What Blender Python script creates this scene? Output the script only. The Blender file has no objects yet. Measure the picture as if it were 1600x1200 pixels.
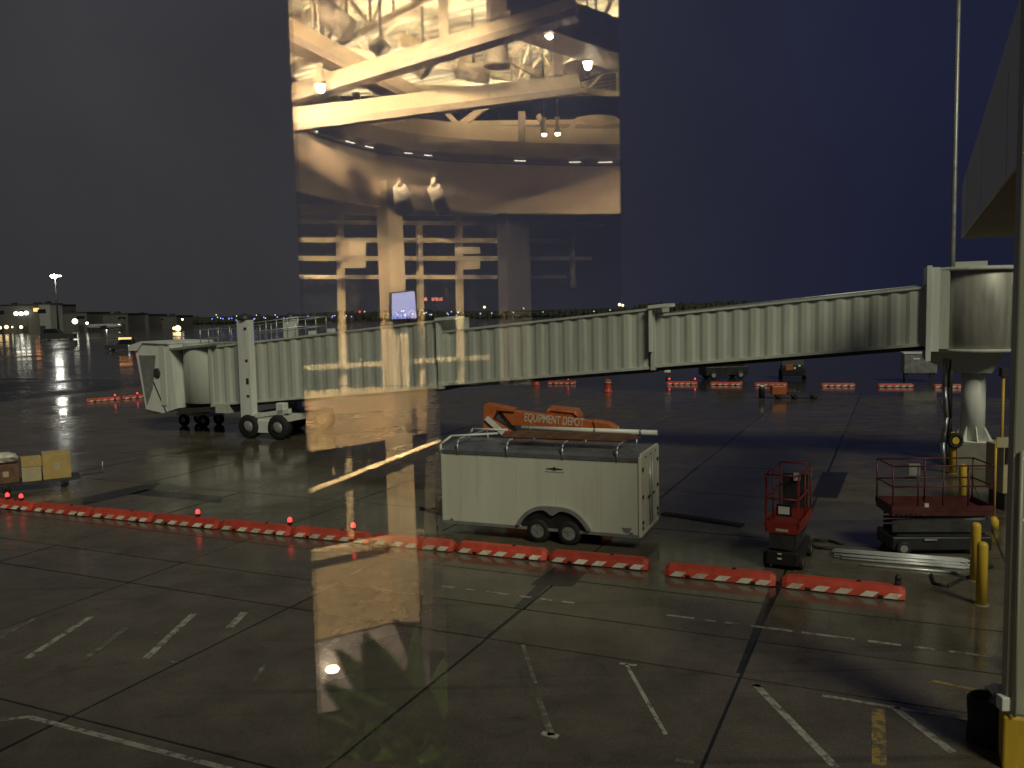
import bpy, math, random
from mathutils import Vector, Matrix
R = math.radians
random.seed(7)
scene = bpy.context.scene

# ------------------------------------------------------------------ camera, sky, sun, exposure
FPX, CAM_H = 1330.0, 6.5
PITCH, ROLL = math.atan(113 / 1330.0), R(1.2)
cam_data = bpy.data.cameras.new('camera')
cam_data.sensor_fit = 'HORIZONTAL'
cam_data.sensor_width = 36.0
cam_data.lens = 36.0 * FPX / 1600.0
cam_data.clip_start = 0.05
cam_data.clip_end = 9000.0
cam = bpy.data.objects.new('camera', cam_data)
scene.collection.objects.link(cam)
cam.matrix_world = Matrix.Translation((0, 0, CAM_H)) @ Matrix.Rotation(R(90) - PITCH, 4, 'X') @ Matrix.Rotation(-ROLL, 4, 'Z')
scene.camera = cam

world = bpy.data.worlds.new('World')
scene.world = world
world.use_nodes = True
wn, wl = world.node_tree.nodes, world.node_tree.links
wn.clear()
w_out = wn.new('ShaderNodeOutputWorld')
w_sky = wn.new('ShaderNodeTexSky')
w_sky.sky_type = 'NISHITA'
w_sky.sun_disc = False
w_sky.sun_elevation = R(-4.0)
w_sky.sun_rotation = R(150)
w_sky.air_density = 1.0
w_sky.dust_density = 0.6
w_sky.ozone_density = 3.0
w_bg = wn.new('ShaderNodeBackground')
w_bg.inputs['Strength'].default_value = 0.15
wl.new(w_sky.outputs['Color'], w_bg.inputs['Color'])
# left pane's grey reflection put into the sky colour, with cloud mottling
w_tc = wn.new('ShaderNodeTexCoord')
w_dot = wn.new('ShaderNodeVectorMath'); w_dot.operation = 'DOT_PRODUCT'
w_dot.inputs[1].default_value = (-0.93, 0.36, 0.0)
wl.new(w_tc.outputs['Generated'], w_dot.inputs[0])
w_map = wn.new('ShaderNodeMapRange'); w_map.interpolation_type = 'SMOOTHSTEP'
w_map.inputs['From Min'].default_value = -0.15
w_map.inputs['From Max'].default_value = 0.72
wl.new(w_dot.outputs['Value'], w_map.inputs['Value'])
w_nz = wn.new('ShaderNodeTexNoise'); w_nz.inputs['Scale'].default_value = 1.7; w_nz.inputs['Detail'].default_value = 5; w_nz.inputs['Distortion'].default_value = 0.4
wl.new(w_tc.outputs['Generated'], w_nz.inputs['Vector'])
w_nm = wn.new('ShaderNodeMapRange'); w_nm.inputs['From Min'].default_value = 0.3; w_nm.inputs['From Max'].default_value = 0.7; w_nm.inputs['To Min'].default_value = 0.80; w_nm.inputs['To Max'].default_value = 1.30
wl.new(w_nz.outputs['Fac'], w_nm.inputs['Value'])
w_ramp = wn.new('ShaderNodeMix'); w_ramp.data_type = 'RGBA'
w_ramp.inputs['A'].default_value = (0.0125, 0.0145, 0.035, 1)
w_ramp.inputs['B'].default_value = (0.0370, 0.0345, 0.0390, 1)
wl.new(w_map.outputs['Result'], w_ramp.inputs['Factor'])
w_bg2 = wn.new('ShaderNodeBackground')
wl.new(w_ramp.outputs['Result'], w_bg2.inputs['Color'])
wl.new(w_nm.outputs['Result'], w_bg2.inputs['Strength'])
w_add = wn.new('ShaderNodeAddShader')
wl.new(w_bg.outputs[0], w_add.inputs[0]); wl.new(w_bg2.outputs[0], w_add.inputs[1])
wl.new(w_add.outputs[0], w_out.inputs['Surface'])

sun_data = bpy.data.lights.new('sun', 'SUN')
sun_data.energy = 1.5
sun_data.angle = R(16)
sun_data.color = (1.0, 0.95, 0.72)
sun = bpy.data.objects.new('sun', sun_data)
scene.collection.objects.link(sun)
sun.rotation_euler = (-Vector((0.33, -0.74, 0.74))).to_track_quat('-Z', 'Y').to_euler()

vs = scene.view_settings
vs.view_transform = 'Standard'
vs.look = 'None'
vs.exposure = 0.0
vs.gamma = 1.0
vs.use_curve_mapping = False
scene.cycles.use_denoising = True
scene.cycles.max_bounces = 8
scene.cycles.transparent_max_bounces = 12
scene.cycles.sample_clamp_indirect = 80.0

# ------------------------------------------------------------------ layout helpers (metres; camera at the origin, looking +Y)
def ray(px, py):
    u, v = (px - 800) / FPX, (600 - py) / FPX
    c, s = math.cos(ROLL), math.sin(ROLL)
    x, y = u * c + v * s, -u * s + v * c
    cp, sp = math.cos(PITCH), math.sin(PITCH)
    return Vector((x, cp + y * sp, -sp + y * cp))
def G(px, py, z=0.0):
    d = ray(px, py); t = (z - CAM_H) / d.z
    return Vector((d.x * t, d.y * t, z))
def DP(px, py, dep):
    d = ray(px, py); t = dep / d.y
    return Vector((d.x * t, dep, CAM_H + d.z * t))

col = scene.collection
class MB:
    def __init__(self): self.v, self.f, self.sm = [], [], []
    def add(self, vs_, fs, smooth=False):
        o = len(self.v)
        self.v += [tuple(p) for p in vs_]
        for f in fs:
            self.f.append([i + o for i in f]); self.sm.append(smooth)
        return self
    def box(self, c, s, rz=0.0, m=None):
        hx, hy, hz = s[0] / 2, s[1] / 2, s[2] / 2
        pts = [Vector((x, y, z)) for z in (-hz, hz) for y in (-hy, hy) for x in (-hx, hx)]
        q = m if m is not None else Matrix.Rotation(rz, 3, 'Z')
        pts = [q @ p + Vector(c) for p in pts]
        return self.add(pts, [(0, 2, 3, 1), (4, 5, 7, 6), (0, 1, 5, 4), (2, 6, 7, 3), (0, 4, 6, 2), (1, 3, 7, 5)])
    def bbox(self, a, b):
        return self.box([(a[i] + b[i]) / 2 for i in range(3)], [abs(b[i] - a[i]) for i in range(3)])
    def beam(self, a, b, w, h):
        a, b = Vector(a), Vector(b); d = (b - a)
        L = d.length; x = d.normalized()
        up = Vector((0, 0, 1)) if abs(x.z) < 0.95 else Vector((0, 1, 0))
        y = up.cross(x).normalized(); z = x.cross(y)
        m = Matrix((x, y, z)).transposed()
        return self.box((a + b) / 2, (L, w, h), m=m)
    def tube(self, a, b, r, n=10, r2=None, cap=True):
        a, b = Vector(a), Vector(b); r2 = r if r2 is None else r2
        x = (b - a).normalized()
        up = Vector((0, 0, 1)) if abs(x.z) < 0.9 else Vector((0, 1, 0))
        y = up.cross(x).normalized(); z = x.cross(y)
        pts = []
        for c, rr in ((a, r), (b, r2)):
            for i in range(n):
                t = 2 * math.pi * i / n
                pts.append(c + (y * math.cos(t) + z * math.sin(t)) * rr)
        self.add(pts, [(i, (i + 1) % n, n + (i + 1) % n, n + i) for i in range(n)], True)
        if cap:
            self.add(pts, [tuple(range(n - 1, -1, -1)), tuple(range(n, 2 * n))])
        return self
    def path(self, pts, r, n=8):
        for a, b in zip(pts[:-1], pts[1:]): self.tube(a, b, r, n)
        return self
    def lathe(self, c, prof, n=20, axis='Z', cap=True):
        pts, fs = [], []
        for (r, z) in prof:
            for i in range(n):
                t = 2 * math.pi * i / n
                p = (r * math.cos(t), r * math.sin(t), z)
                if axis == 'Y': p = (p[0], p[2], p[1])
                if axis == 'X': p = (p[2], p[0], p[1])
                pts.append(Vector(p) + Vector(c))
        for k in range(len(prof) - 1):
            for i in range(n):
                j = (i + 1) % n
                fs.append((k * n + i, k * n + j, (k + 1) * n + j, (k + 1) * n + i))
        self.add(pts, fs, True)
        if cap and prof[0][0] > 1e-4: self.add(pts, [tuple(range(n - 1, -1, -1))])
        if cap and prof[-1][0] > 1e-4: self.add(pts, [tuple(range((len(prof) - 1) * n, len(prof) * n))])
        return self
    def prism(self, poly, off):
        """closed polygon (3d points) swept by vector off"""
        n = len(poly); off = Vector(off)
        pts = [Vector(p) for p in poly] + [Vector(p) + off for p in poly]
        return self.add(pts, [tuple(range(n)), tuple(range(2 * n - 1, n - 1, -1))] + [(i, n + i, n + (i + 1) % n, (i + 1) % n) for i in range(n)])
    def mesh(self, name):
        me = bpy.data.meshes.new(name)
        me.from_pydata(self.v, [], self.f)
        me.polygons.foreach_set('use_smooth', self.sm)
        me.validate(); me.update()
        import bmesh
        bm = bmesh.new(); bm.from_mesh(me)
        bmesh.ops.remove_doubles(bm, verts=bm.verts, dist=1e-5)
        bmesh.ops.recalc_face_normals(bm, faces=bm.faces)
        bm.to_mesh(me); bm.free()
        return me
    def build(self, name, mat, parent=None, bevel=0.0):
        o = bpy.data.objects.new(name, self.mesh(name))
        o.data.materials.append(mat)
        col.objects.link(o)
        if parent is not None: o.parent = parent
        if bevel > 0:
            b = o.modifiers.new('bevel', 'BEVEL'); b.width = bevel; b.segments = 2; b.limit_method = 'ANGLE'
        return o

def tag(o, label=None, cat=None, group=None, kind=None):
    if label: o['label'] = label
    if cat: o['category'] = cat
    if group: o['group'] = group
    if kind: o['kind'] = kind
    return o
def thing(name, label, cat, loc=(0, 0, 0), rz=0.0, group=None):
    o = bpy.data.objects.new(name, None); col.objects.link(o)
    o.empty_display_size = 0.3
    o.location = loc; o.rotation_euler = (0, 0, rz)
    return tag(o, label, cat, group)
def copy_tree(o, parent=None):
    c = o.copy(); col.objects.link(c); c.parent = parent
    for ch in list(o.children): copy_tree(ch, c)
    return c
def inst(name, me, parent=None, loc=(0, 0, 0), rz=0.0):
    o = bpy.data.objects.new(name, me); col.objects.link(o)
    o.location = loc; o.rotation_euler = (0, 0, rz)
    if parent is not None: o.parent = parent
    return o
ORD = 'first second third fourth fifth sixth seventh eighth ninth tenth eleventh twelfth'.split()

# ------------------------------------------------------------------ materials
def mat(name, c, rough=0.6, metal=0.0, var=0.18, scale=2.5, bump=0.0, grime=None, grime_amt=0.0, spec=0.5, rvar=0.15, streak=False, objvar=0.0):
    m = bpy.data.materials.new(name); m.use_nodes = True
    n, l = m.node_tree.nodes, m.node_tree.links
    b = n['Principled BSDF']
    b.inputs['Metallic'].default_value = metal
    b.inputs['Specular IOR Level'].default_value = spec
    tc = n.new('ShaderNodeTexCoord')
    nz = n.new('ShaderNodeTexNoise'); nz.inputs['Scale'].default_value = scale; nz.inputs['Detail'].default_value = 6; nz.inputs['Roughness'].default_value = 0.6
    vec = tc.outputs['Object']
    if streak:
        mp = n.new('ShaderNodeMapping'); mp.inputs['Scale'].default_value = (1, 1, 0.12)
        l.new(vec, mp.inputs['Vector']); vec = mp.outputs['Vector']
    l.new(vec, nz.inputs['Vector'])
    mr = n.new('ShaderNodeMapRange'); mr.inputs['From Min'].default_value = 0.3; mr.inputs['From Max'].default_value = 0.7
    mr.inputs['To Min'].default_value = 1 - var; mr.inputs['To Max'].default_value = 1 + var
    l.new(nz.outputs['Fac'], mr.inputs['Value'])
    mul = n.new('ShaderNodeMix'); mul.data_type = 'RGBA'; mul.blend_type = 'MULTIPLY'; mul.inputs['Factor'].default_value = 1
    mul.inputs['A'].default_value = (*c, 1)
    l.new(mr.outputs['Result'], mul.inputs['B'])
    outc = mul.outputs['Result']
    if objvar:
        oi = n.new('ShaderNodeObjectInfo')
        ov = n.new('ShaderNodeMapRange'); ov.inputs['To Min'].default_value = 1 - objvar; ov.inputs['To Max'].default_value = 1 + objvar
        l.new(oi.outputs['Random'], ov.inputs['Value'])
        om = n.new('ShaderNodeMix'); om.data_type = 'RGBA'; om.blend_type = 'MULTIPLY'; om.inputs['Factor'].default_value = 1
        l.new(outc, om.inputs['A']); l.new(ov.outputs['Result'], om.inputs['B'])
        outc = om.outputs['Result']
        vadd = n.new('ShaderNodeVectorMath'); vadd.operation = 'ADD'
        l.new(vec, vadd.inputs[0]); l.new(oi.outputs['Location'], vadd.inputs[1])
        vec = vadd.outputs['Vector']; l.new(vec, nz.inputs['Vector'])
    if grime:
        n2 = n.new('ShaderNodeTexNoise'); n2.inputs['Scale'].default_value = scale * 2.3; n2.inputs['Detail'].default_value = 8; n2.inputs['Roughness'].default_value = 0.7
        l.new(vec, n2.inputs['Vector'])
        m2 = n.new('ShaderNodeMapRange'); m2.inputs['From Min'].default_value = 0.52; m2.inputs['From Max'].default_value = 0.75
        m2.inputs['To Max'].default_value = grime_amt
        l.new(n2.outputs['Fac'], m2.inputs['Value'])
        mx = n.new('ShaderNodeMix'); mx.data_type = 'RGBA'
        l.new(m2.outputs['Result'], mx.inputs['Factor']); l.new(outc, mx.inputs['A']); mx.inputs['B'].default_value = (*grime, 1)
        outc = mx.outputs['Result']
    l.new(outc, b.inputs['Base Color'])
    rr = n.new('ShaderNodeMapRange'); rr.inputs['From Min'].default_value = 0.3; rr.inputs['From Max'].default_value = 0.7
    rr.inputs['To Min'].default_value = max(0.03, rough - rvar); rr.inputs['To Max'].default_value = min(1.0, rough + rvar)
    l.new(nz.outputs['Fac'], rr.inputs['Value']); l.new(rr.outputs['Result'], b.inputs['Roughness'])
    if bump > 0:
        n3 = n.new('ShaderNodeTexNoise'); n3.inputs['Scale'].default_value = scale * 12; n3.inputs['Detail'].default_value = 4
        l.new(tc.outputs['Object'], n3.inputs['Vector'])
        bp = n.new('ShaderNodeBump'); bp.inputs['Strength'].default_value = bump; bp.inputs['Distance'].default_value = 0.02
        l.new(n3.outputs['Fac'], bp.inputs['Height']); l.new(bp.outputs['Normal'], b.inputs['Normal'])
    return m
def emit(name, c, s, base=(0.5, 0.5, 0.5)):
    m = bpy.data.materials.new(name); m.use_nodes = True
    b = m.node_tree.nodes['Principled BSDF']
    b.inputs['Base Color'].default_value = (*base, 1)
    b.inputs['Roughness'].default_value = 0.3
    b.inputs['Emission Color'].default_value = (*c, 1)
    b.inputs['Emission Strength'].default_value = s
    return m

def wet_ground(name, c1, c2, wet_lo, wet_hi, tint=0.12, bump=0.35):
    m = bpy.data.materials.new(name); m.use_nodes = True
    n, l = m.node_tree.nodes, m.node_tree.links
    b = n['Principled BSDF']
    geo = n.new('ShaderNodeNewGeometry')
    big = n.new('ShaderNodeTexNoise'); big.inputs['Scale'].default_value = 0.11; big.inputs['Detail'].default_value = 7; big.inputs['Roughness'].default_value = 0.62; big.inputs['Distortion'].default_value = 0.6
    mid = n.new('ShaderNodeTexNoise'); mid.inputs['Scale'].default_value = 0.9; mid.inputs['Detail'].default_value = 8; mid.inputs['Roughness'].default_value = 0.65
    fine = n.new('ShaderNodeTexNoise'); fine.inputs['Scale'].default_value = 22; fine.inputs['Detail'].default_value = 5
    for q in (big, mid, fine): l.new(geo.outputs['Position'], q.inputs['Vector'])
    cm = n.new('ShaderNodeMix'); cm.data_type = 'RGBA'
    cm.inputs['A'].default_value = (*c1, 1); cm.inputs['B'].default_value = (*c2, 1)
    mr = n.new('ShaderNodeMapRange'); mr.inputs['From Min'].default_value = 0.32; mr.inputs['From Max'].default_value = 0.68
    l.new(mid.outputs['Fac'], mr.inputs['Value']); l.new(mr.outputs['Result'], cm.inputs['Factor'])
    oi = n.new('ShaderNodeObjectInfo')
    om = n.new('ShaderNodeMapRange'); om.inputs['To Min'].default_value = 1 - tint; om.inputs['To Max'].default_value = 1 + tint
    l.new(oi.outputs['Random'], om.inputs['Value'])
    fm = n.new('ShaderNodeMapRange'); fm.inputs['From Min'].default_value = 0.3; fm.inputs['From Max'].default_value = 0.7; fm.inputs['To Min'].default_value = 0.8; fm.inputs['To Max'].default_value = 1.2
    l.new(fine.outputs['Fac'], fm.inputs['Value'])
    mm = n.new('ShaderNodeMath'); mm.operation = 'MULTIPLY'
    l.new(om.outputs['Result'], mm.inputs[0]); l.new(fm.outputs['Result'], mm.inputs[1])
    mul = n.new('ShaderNodeMix'); mul.data_type = 'RGBA'; mul.blend_type = 'MULTIPLY'; mul.inputs['Factor'].default_value = 1
    l.new(cm.outputs['Result'], mul.inputs['A']); l.new(mm.outputs['Value'], mul.inputs['B'])
    sp = n.new('ShaderNodeTexNoise'); sp.inputs['Scale'].default_value = 0.55; sp.inputs['Detail'].default_value = 9; sp.inputs['Roughness'].default_value = 0.7; sp.inputs['Distortion'].default_value = 1.2
    l.new(geo.outputs['Position'], sp.inputs['Vector'])
    sm_ = n.new('ShaderNodeMapRange'); sm_.inputs['From Min'].default_value = 0.56; sm_.inputs['From Max'].default_value = 0.68; sm_.inputs['To Min'].default_value = 1.0; sm_.inputs['To Max'].default_value = 0.62
    l.new(sp.outputs['Fac'], sm_.inputs['Value'])
    mp2 = n.new('ShaderNodeMapping'); mp2.inputs['Rotation'].default_value = (0, 0, R(38)); mp2.inputs['Scale'].default_value = (0.035, 1.1, 1)
    l.new(geo.outputs['Position'], mp2.inputs['Vector'])
    ty = n.new('ShaderNodeTexNoise'); ty.inputs['Scale'].default_value = 1.6; ty.inputs['Detail'].default_value = 5
    l.new(mp2.outputs['Vector'], ty.inputs['Vector'])
    tm_ = n.new('ShaderNodeMapRange'); tm_.inputs['From Min'].default_value = 0.58; tm_.inputs['From Max'].default_value = 0.66; tm_.inputs['To Min'].default_value = 1.0; tm_.inputs['To Max'].default_value = 0.72
    l.new(ty.outputs['Fac'], tm_.inputs['Value'])
    st_ = n.new('ShaderNodeMath'); st_.operation = 'MULTIPLY'
    l.new(sm_.outputs['Result'], st_.inputs[0]); l.new(tm_.outputs['Result'], st_.inputs[1])
    mul2 = n.new('ShaderNodeMix'); mul2.data_type = 'RGBA'; mul2.blend_type = 'MULTIPLY'; mul2.inputs['Factor'].default_value = 1
    l.new(mul.outputs['Result'], mul2.inputs['A']); l.new(st_.outputs['Value'], mul2.inputs['B'])
    l.new(mul2.outputs['Result'], b.inputs['Base Color'])
    add = n.new('ShaderNodeMath'); add.operation = 'MULTIPLY_ADD'; add.inputs[1].default_value = 0.25
    l.new(mid.outputs['Fac'], add.inputs[0]); l.new(big.outputs['Fac'], add.inputs[2])
    rr = n.new('ShaderNodeMapRange'); rr.inputs['From Min'].default_value = 0.55; rr.inputs['From Max'].default_value = 0.80
    rr.inputs['To Min'].default_value = wet_lo; rr.inputs['To Max'].default_value = wet_hi
    l.new(add.outputs['Value'], rr.inputs['Value']); l.new(rr.outputs['Result'], b.inputs['Roughness'])
    bp = n.new('ShaderNodeBump'); bp.inputs['Distance'].default_value = 0.004; bp.inputs['Strength'].default_value = bump
    l.new(fine.outputs['Fac'], bp.inputs['Height']); l.new(bp.outputs['Normal'], b.inputs['Normal'])
    return m

M = {}
M['concrete'] = wet_ground('wet_concrete', (0.074, 0.062, 0.043), (0.120, 0.102, 0.074), 0.06, 0.42)
M['joint'] = wet_ground('joint_filler', (0.012, 0.012, 0.012), (0.022, 0.021, 0.02), 0.15, 0.5)
M['field'] = wet_ground('far_pavement', (0.040, 0.038, 0.035), (0.060, 0.056, 0.050), 0.07, 0.22, bump=0.10)
M['patch'] = wet_ground('asphalt_patch', (0.014, 0.014, 0.014), (0.026, 0.025, 0.024), 0.12, 0.4)
def worn_paint(name, c, worn):
    m = mat(name, c, 0.5, 0, 0.2, 2.0)
    n, l = m.node_tree.nodes, m.node_tree.links
    b = n['Principled BSDF']
    src = b.inputs['Base Color'].links[0].from_socket
    nz = n.new('ShaderNodeTexNoise'); nz.inputs['Scale'].default_value = 5.0; nz.inputs['Detail'].default_value = 10; nz.inputs['Roughness'].default_value = 0.75
    geo = n.new('ShaderNodeNewGeometry'); l.new(geo.outputs['Position'], nz.inputs['Vector'])
    mr = n.new('ShaderNodeMapRange'); mr.inputs['From Min'].default_value = worn - 0.05; mr.inputs['From Max'].default_value = worn + 0.05
    l.new(nz.outputs['Fac'], mr.inputs['Value'])
    mx = n.new('ShaderNodeMix'); mx.data_type = 'RGBA'
    l.new(mr.outputs['Result'], mx.inputs['Factor']); l.new(src, mx.inputs['A']); mx.inputs['B'].default_value = (0.105, 0.092, 0.07, 1)
    l.new(mx.outputs['Result'], b.inputs['Base Color'])
    return m
M['line_white'] = worn_paint('worn_white_paint', (0.33, 0.32, 0.27), 0.53)
M['line_faint'] = worn_paint('faded_white_paint', (0.22, 0.21, 0.18), 0.45)
M['line_yellow'] = worn_paint('worn_yellow_paint', (0.30, 0.20, 0.05), 0.50)
M['panel'] = mat('bridge_panel_paint', (0.50, 0.52, 0.45), 0.55, 0, 0.08, 0.8, grime=(0.31, 0.30, 0.24), grime_amt=0.75, streak=True, objvar=0.05)
M['panel_dark'] = mat('bridge_roof_membrane', (0.22, 0.23, 0.2), 0.6)
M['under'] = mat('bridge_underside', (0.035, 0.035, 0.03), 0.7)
M['white'] = mat('white_paint', (0.66, 0.67, 0.62), 0.45, 0, 0.08, 1.5, grime=(0.35, 0.34, 0.28), grime_amt=0.5, streak=True)
M['conduit'] = mat('bright_conduit', (0.62, 0.63, 0.62), 0.35, 0.35, 0.12, 3)
M['steel'] = mat('galvanised_steel', (0.45, 0.46, 0.46), 0.4, 0.7, 0.15, 3)
M['curtain'] = mat('brushed_metal_curtain', (0.36, 0.35, 0.30), 0.5, 0.35, 0.3, 3.0, streak=True, rvar=.08)
M['dark_steel'] = mat('dark_steel', (0.05, 0.05, 0.05), 0.5, 0.3)
M['rubber'] = mat('black_rubber', (0.012, 0.012, 0.012), 0.75, 0, 0.25, 6)
M['rim'] = mat('steel_wheel_rim', (0.35, 0.35, 0.33), 0.45, 0.4)
M['glass_dark'] = mat('dark_glass', (0.012, 0.014, 0.016), 0.08)
M['orange'] = mat('orange_machine_paint', (0.42, 0.11, 0.03), 0.45, 0, 0.2, 2, grime=(0.12, 0.05, 0.02), grime_amt=0.7)
M['barrier'] = mat('orange_barrier_plastic', (0.50, 0.062, 0.034), 0.48, 0, 0.2, 2, grime=(0.20, 0.05, 0.03), grime_amt=0.8, objvar=0.18)
M['stripe'] = mat('white_reflective_stripe', (0.58, 0.54, 0.44), 0.4, 0, 0.2, 3, grime=(0.22, 0.15, 0.11), grime_amt=0.8, objvar=0.25)
M['red'] = mat('red_machine_paint', (0.27, 0.03, 0.022), 0.45, 0, 0.25, 3, grime=(0.09, 0.02, 0.015), grime_amt=0.7)
M['dark_red'] = mat('dull_red_paint', (0.075, 0.013, 0.012), 0.5, 0, 0.25, 3, grime=(0.05, 0.012, 0.01), grime_amt=0.7)
M['yellow'] = mat('yellow_safety_paint', (0.58, 0.38, 0.035), 0.5, 0, 0.15, 3, grime=(0.2, 0.13, 0.03), grime_amt=0.6, streak=True)
M['trailer'] = mat('trailer_white_aluminium', (0.58, 0.58, 0.47), 0.4, 0, 0.06, 1.2, grime=(0.38, 0.36, 0.26), grime_amt=0.5, streak=True)
M['trailer_end'] = mat('trailer_door_lit_white', (0.66, 0.63, 0.48), 0.42, 0, 0.06, 1.2, grime=(0.4, 0.36, 0.25), grime_amt=0.5, streak=True)  # trailer white lightened; the stronger light on the door end put into the colour
M['trailer_roof'] = mat('trailer_roof_metal', (0.24, 0.25, 0.26), 0.28, 0.6, 0.2, 1.5)
M['trim'] = mat('grey_trim', (0.30, 0.30, 0.28), 0.4, 0.4)
M['rust'] = mat('rusty_brown_lumber', (0.15, 0.075, 0.04), 0.7, 0, 0.4, 4, bump=0.3)
M['pvc'] = mat('white_plastic_pipe', (0.75, 0.74, 0.66), 0.35, 0, 0.06, 3)
M['card'] = mat('tan_cardboard', (0.44, 0.31, 0.11), 0.7, 0, 0.12, 2.2, grime=(0.28, 0.19, 0.07), grime_amt=0.6)
M['card_pale'] = mat('pale_cardboard', (0.42, 0.36, 0.22), 0.7, 0, 0.12, 2.2)
M['wrap'] = mat('white_plastic_wrap', (0.6, 0.58, 0.48), 0.3, 0, 0.2, 5, bump=0.5)
M['conc_block'] = mat('pale_concrete', (0.21, 0.19, 0.145), 0.75, 0, 0.2, 3, bump=0.3)
M['post'] = mat('grey_green_column_paint', (0.36, 0.36, 0.275), 0.5, 0, 0.12, 1.5, streak=True)
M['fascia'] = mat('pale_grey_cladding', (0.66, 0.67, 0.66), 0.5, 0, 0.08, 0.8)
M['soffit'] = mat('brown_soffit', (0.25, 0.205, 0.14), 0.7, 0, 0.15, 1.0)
M['far_wall'] = mat('far_building_wall', (0.075, 0.072, 0.064), 0.7, 0, 0.25, 0.03)
M['far_pale'] = mat('far_building_pale', (0.22, 0.22, 0.21), 0.7, 0, 0.1, 0.05)
M['far_dark'] = mat('far_building_dark', (0.025, 0.025, 0.025), 0.6, 0, 0.2, 0.05)
M['tree'] = mat('night_foliage', (0.022, 0.026, 0.014), 0.9, 0, 0.4, 0.2)
M['lamp_off'] = mat('amber_lens_unlit', (0.30, 0.10, 0.02), 0.3)
M['black'] = mat('black_plastic', (0.015, 0.015, 0.015), 0.5)
M['lamp_white'] = emit('lamp_white', (1.0, 0.97, 0.86), 110)
M['lamp_far'] = emit('lamp_far_white', (1.0, 0.93, 0.75), 4.5)
M['lamp_warm'] = emit('lamp_far_warm', (1.0, 0.66, 0.28), 4)
M['lamp_amber'] = emit('lamp_amber', (1.0, 0.33, 0.06), 2.2)
M['lamp_red'] = emit('lamp_red', (1.0, 0.05, 0.05), 2.4, (0.6, 0.02, 0.02))
M['lamp_blue'] = emit('lamp_blue', (0.10, 0.16, 1.0), 2.2)
M['lamp_small'] = emit('lamp_small_white', (0.8, 0.85, 1.0), 1.6)

# ------------------------------------------------------------------ the apron: base sheet to the horizon, slabs, patches, paint
AX = R(-24.5)
EA = Vector((math.cos(AX), math.sin(AX), 0)); EC = Vector((-math.sin(AX), math.cos(AX), 0))
_pn, _pt = Vector((math.sin(R(15)), math.cos(R(15)), 0)), Vector((math.cos(R(15)), -math.sin(R(15)), 0))     # runs up to the foot of the terminal wall
apron = MB().add([_pn * 0.95 - _pt * 4000 - Vector((0, 0, .012)), _pn * 0.95 + _pt * 4000 - Vector((0, 0, .012)), _pn * 8000 + _pt * 4000 - Vector((0, 0, .012)), _pn * 8000 - _pt * 4000 - Vector((0, 0, .012))], [(0, 1, 2, 3)]).build('apron', M['joint'])
tag(apron, kind='structure')
far_field = MB().prism([(EA * a + EC * c + Vector((0, 0, -0.008))) for a, c in ((-3500, 66.0), (3500, 66.0), (3500, 6000), (-3500, 6000))], (0, 0, 0.007)).build('taxiway_pavement', M['field'])
tag(far_field, kind='structure')
c_lines = [-2.0, 3.7, 9.25, 14.8, 16.58, 18.82, 24.3, 29.6, 34.9, 40.2, 45.5, 50.8, 58.4, 66.0]
a_lines = [-2.45 + 4.95 * k for k in range(-13, 9)]
for i in range(len(c_lines) - 1):
    for j in range(len(a_lines) - 1):
        c0, c1, a0, a1 = c_lines[i], c_lines[i + 1], a_lines[j], a_lines[j + 1]
        mid = EA * ((a0 + a1) / 2) + EC * ((c0 + c1) / 2)
        if mid.y < 3 or abs(mid.x) > 0.78 * mid.y + 8: continue
        g = 0.022 + 0.018 * random.random()
        gx = 0.02 + 0.05 * random.random() ** 2
        sx, sy = a1 - a0 - 2 * gx, c1 - c0 - 2 * g
        sl = MB().box((0, 0, 0), (sx, sy, 0.03)).build('concrete_slab', M['concrete'], apron)
        sl.location = (mid.x, mid.y, -0.012 + random.uniform(-0.0012, 0.0012)); sl.rotation_euler = (0, 0, AX)

def ground_poly(name, pts, z, m, h=0.0035):
    o = MB().prism([(p[0], p[1], z) for p in pts], (0, 0, h)).build(name, m, apron)
    return o
def paint(a, b, w, m, name='painted_line'):
    p, q = G(*a), G(*b); d = (q - p).normalized(); nn = Vector((-d.y, d.x, 0)) * w / 2
    ground_poly(name, [p - nn, q - nn, q + nn, p + nn], 0.006, m)
for a, b, w, k in [((0, 997), (57, 966), .13, 'line_faint'), ((42, 1029), (142, 964), .14, 'line_white'), ((128, 1034), (198, 981), .14, 'line_faint'),
                   ((228, 1029), (303, 959), .15, 'line_white'), ((359, 981), (382, 957), .17, 'line_white'), ((398, 1064), (413, 1039), .09, 'line_faint'),
                   ((246, 1030), (279, 1036), .05, 'line_faint'), ((0, 1125), (46, 1121), .10, 'line_white'), ((46, 1121), (360, 1203), .11, 'line_white'),
                   ((817, 1008), (836, 1068), .08, 'line_faint'), ((840, 1090), (862, 1150), .11, 'line_faint'), ((846, 1146), (872, 1152), .13, 'line_white'),
                   ((978, 1038), (1040, 1148), .07, 'line_white'), ((968, 1037), (995, 1040), .08, 'line_white'), ((1180, 1070), (1306, 1200), .13, 'line_white'),
                   ((1172, 1070), (1192, 1073), .10, 'line_faint'), ((1397, 1106), (1488, 1176), .14, 'line_white'), ((1285, 1087), (1528, 1128), .09, 'line_white'),
                   ((1455, 1064), (1552, 1084), .10, 'line_yellow'), ((1372, 1108), (1374, 1196), .20, 'line_yellow'), ((1055, 1188), (1085, 1193), .10, 'line_faint')]:
    paint(a, b, w, M[k])
p0, p1 = G(690, 916), G(1560, 1028)
tt = [0.0, .03, .055, .075, .10, .15, .17, .20, .22, .245, .265, .29, .47, .52, .535, .56, .575, .60, .62, .69, .705, .79, .81, .86, .88, .91, .93, .99]
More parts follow.
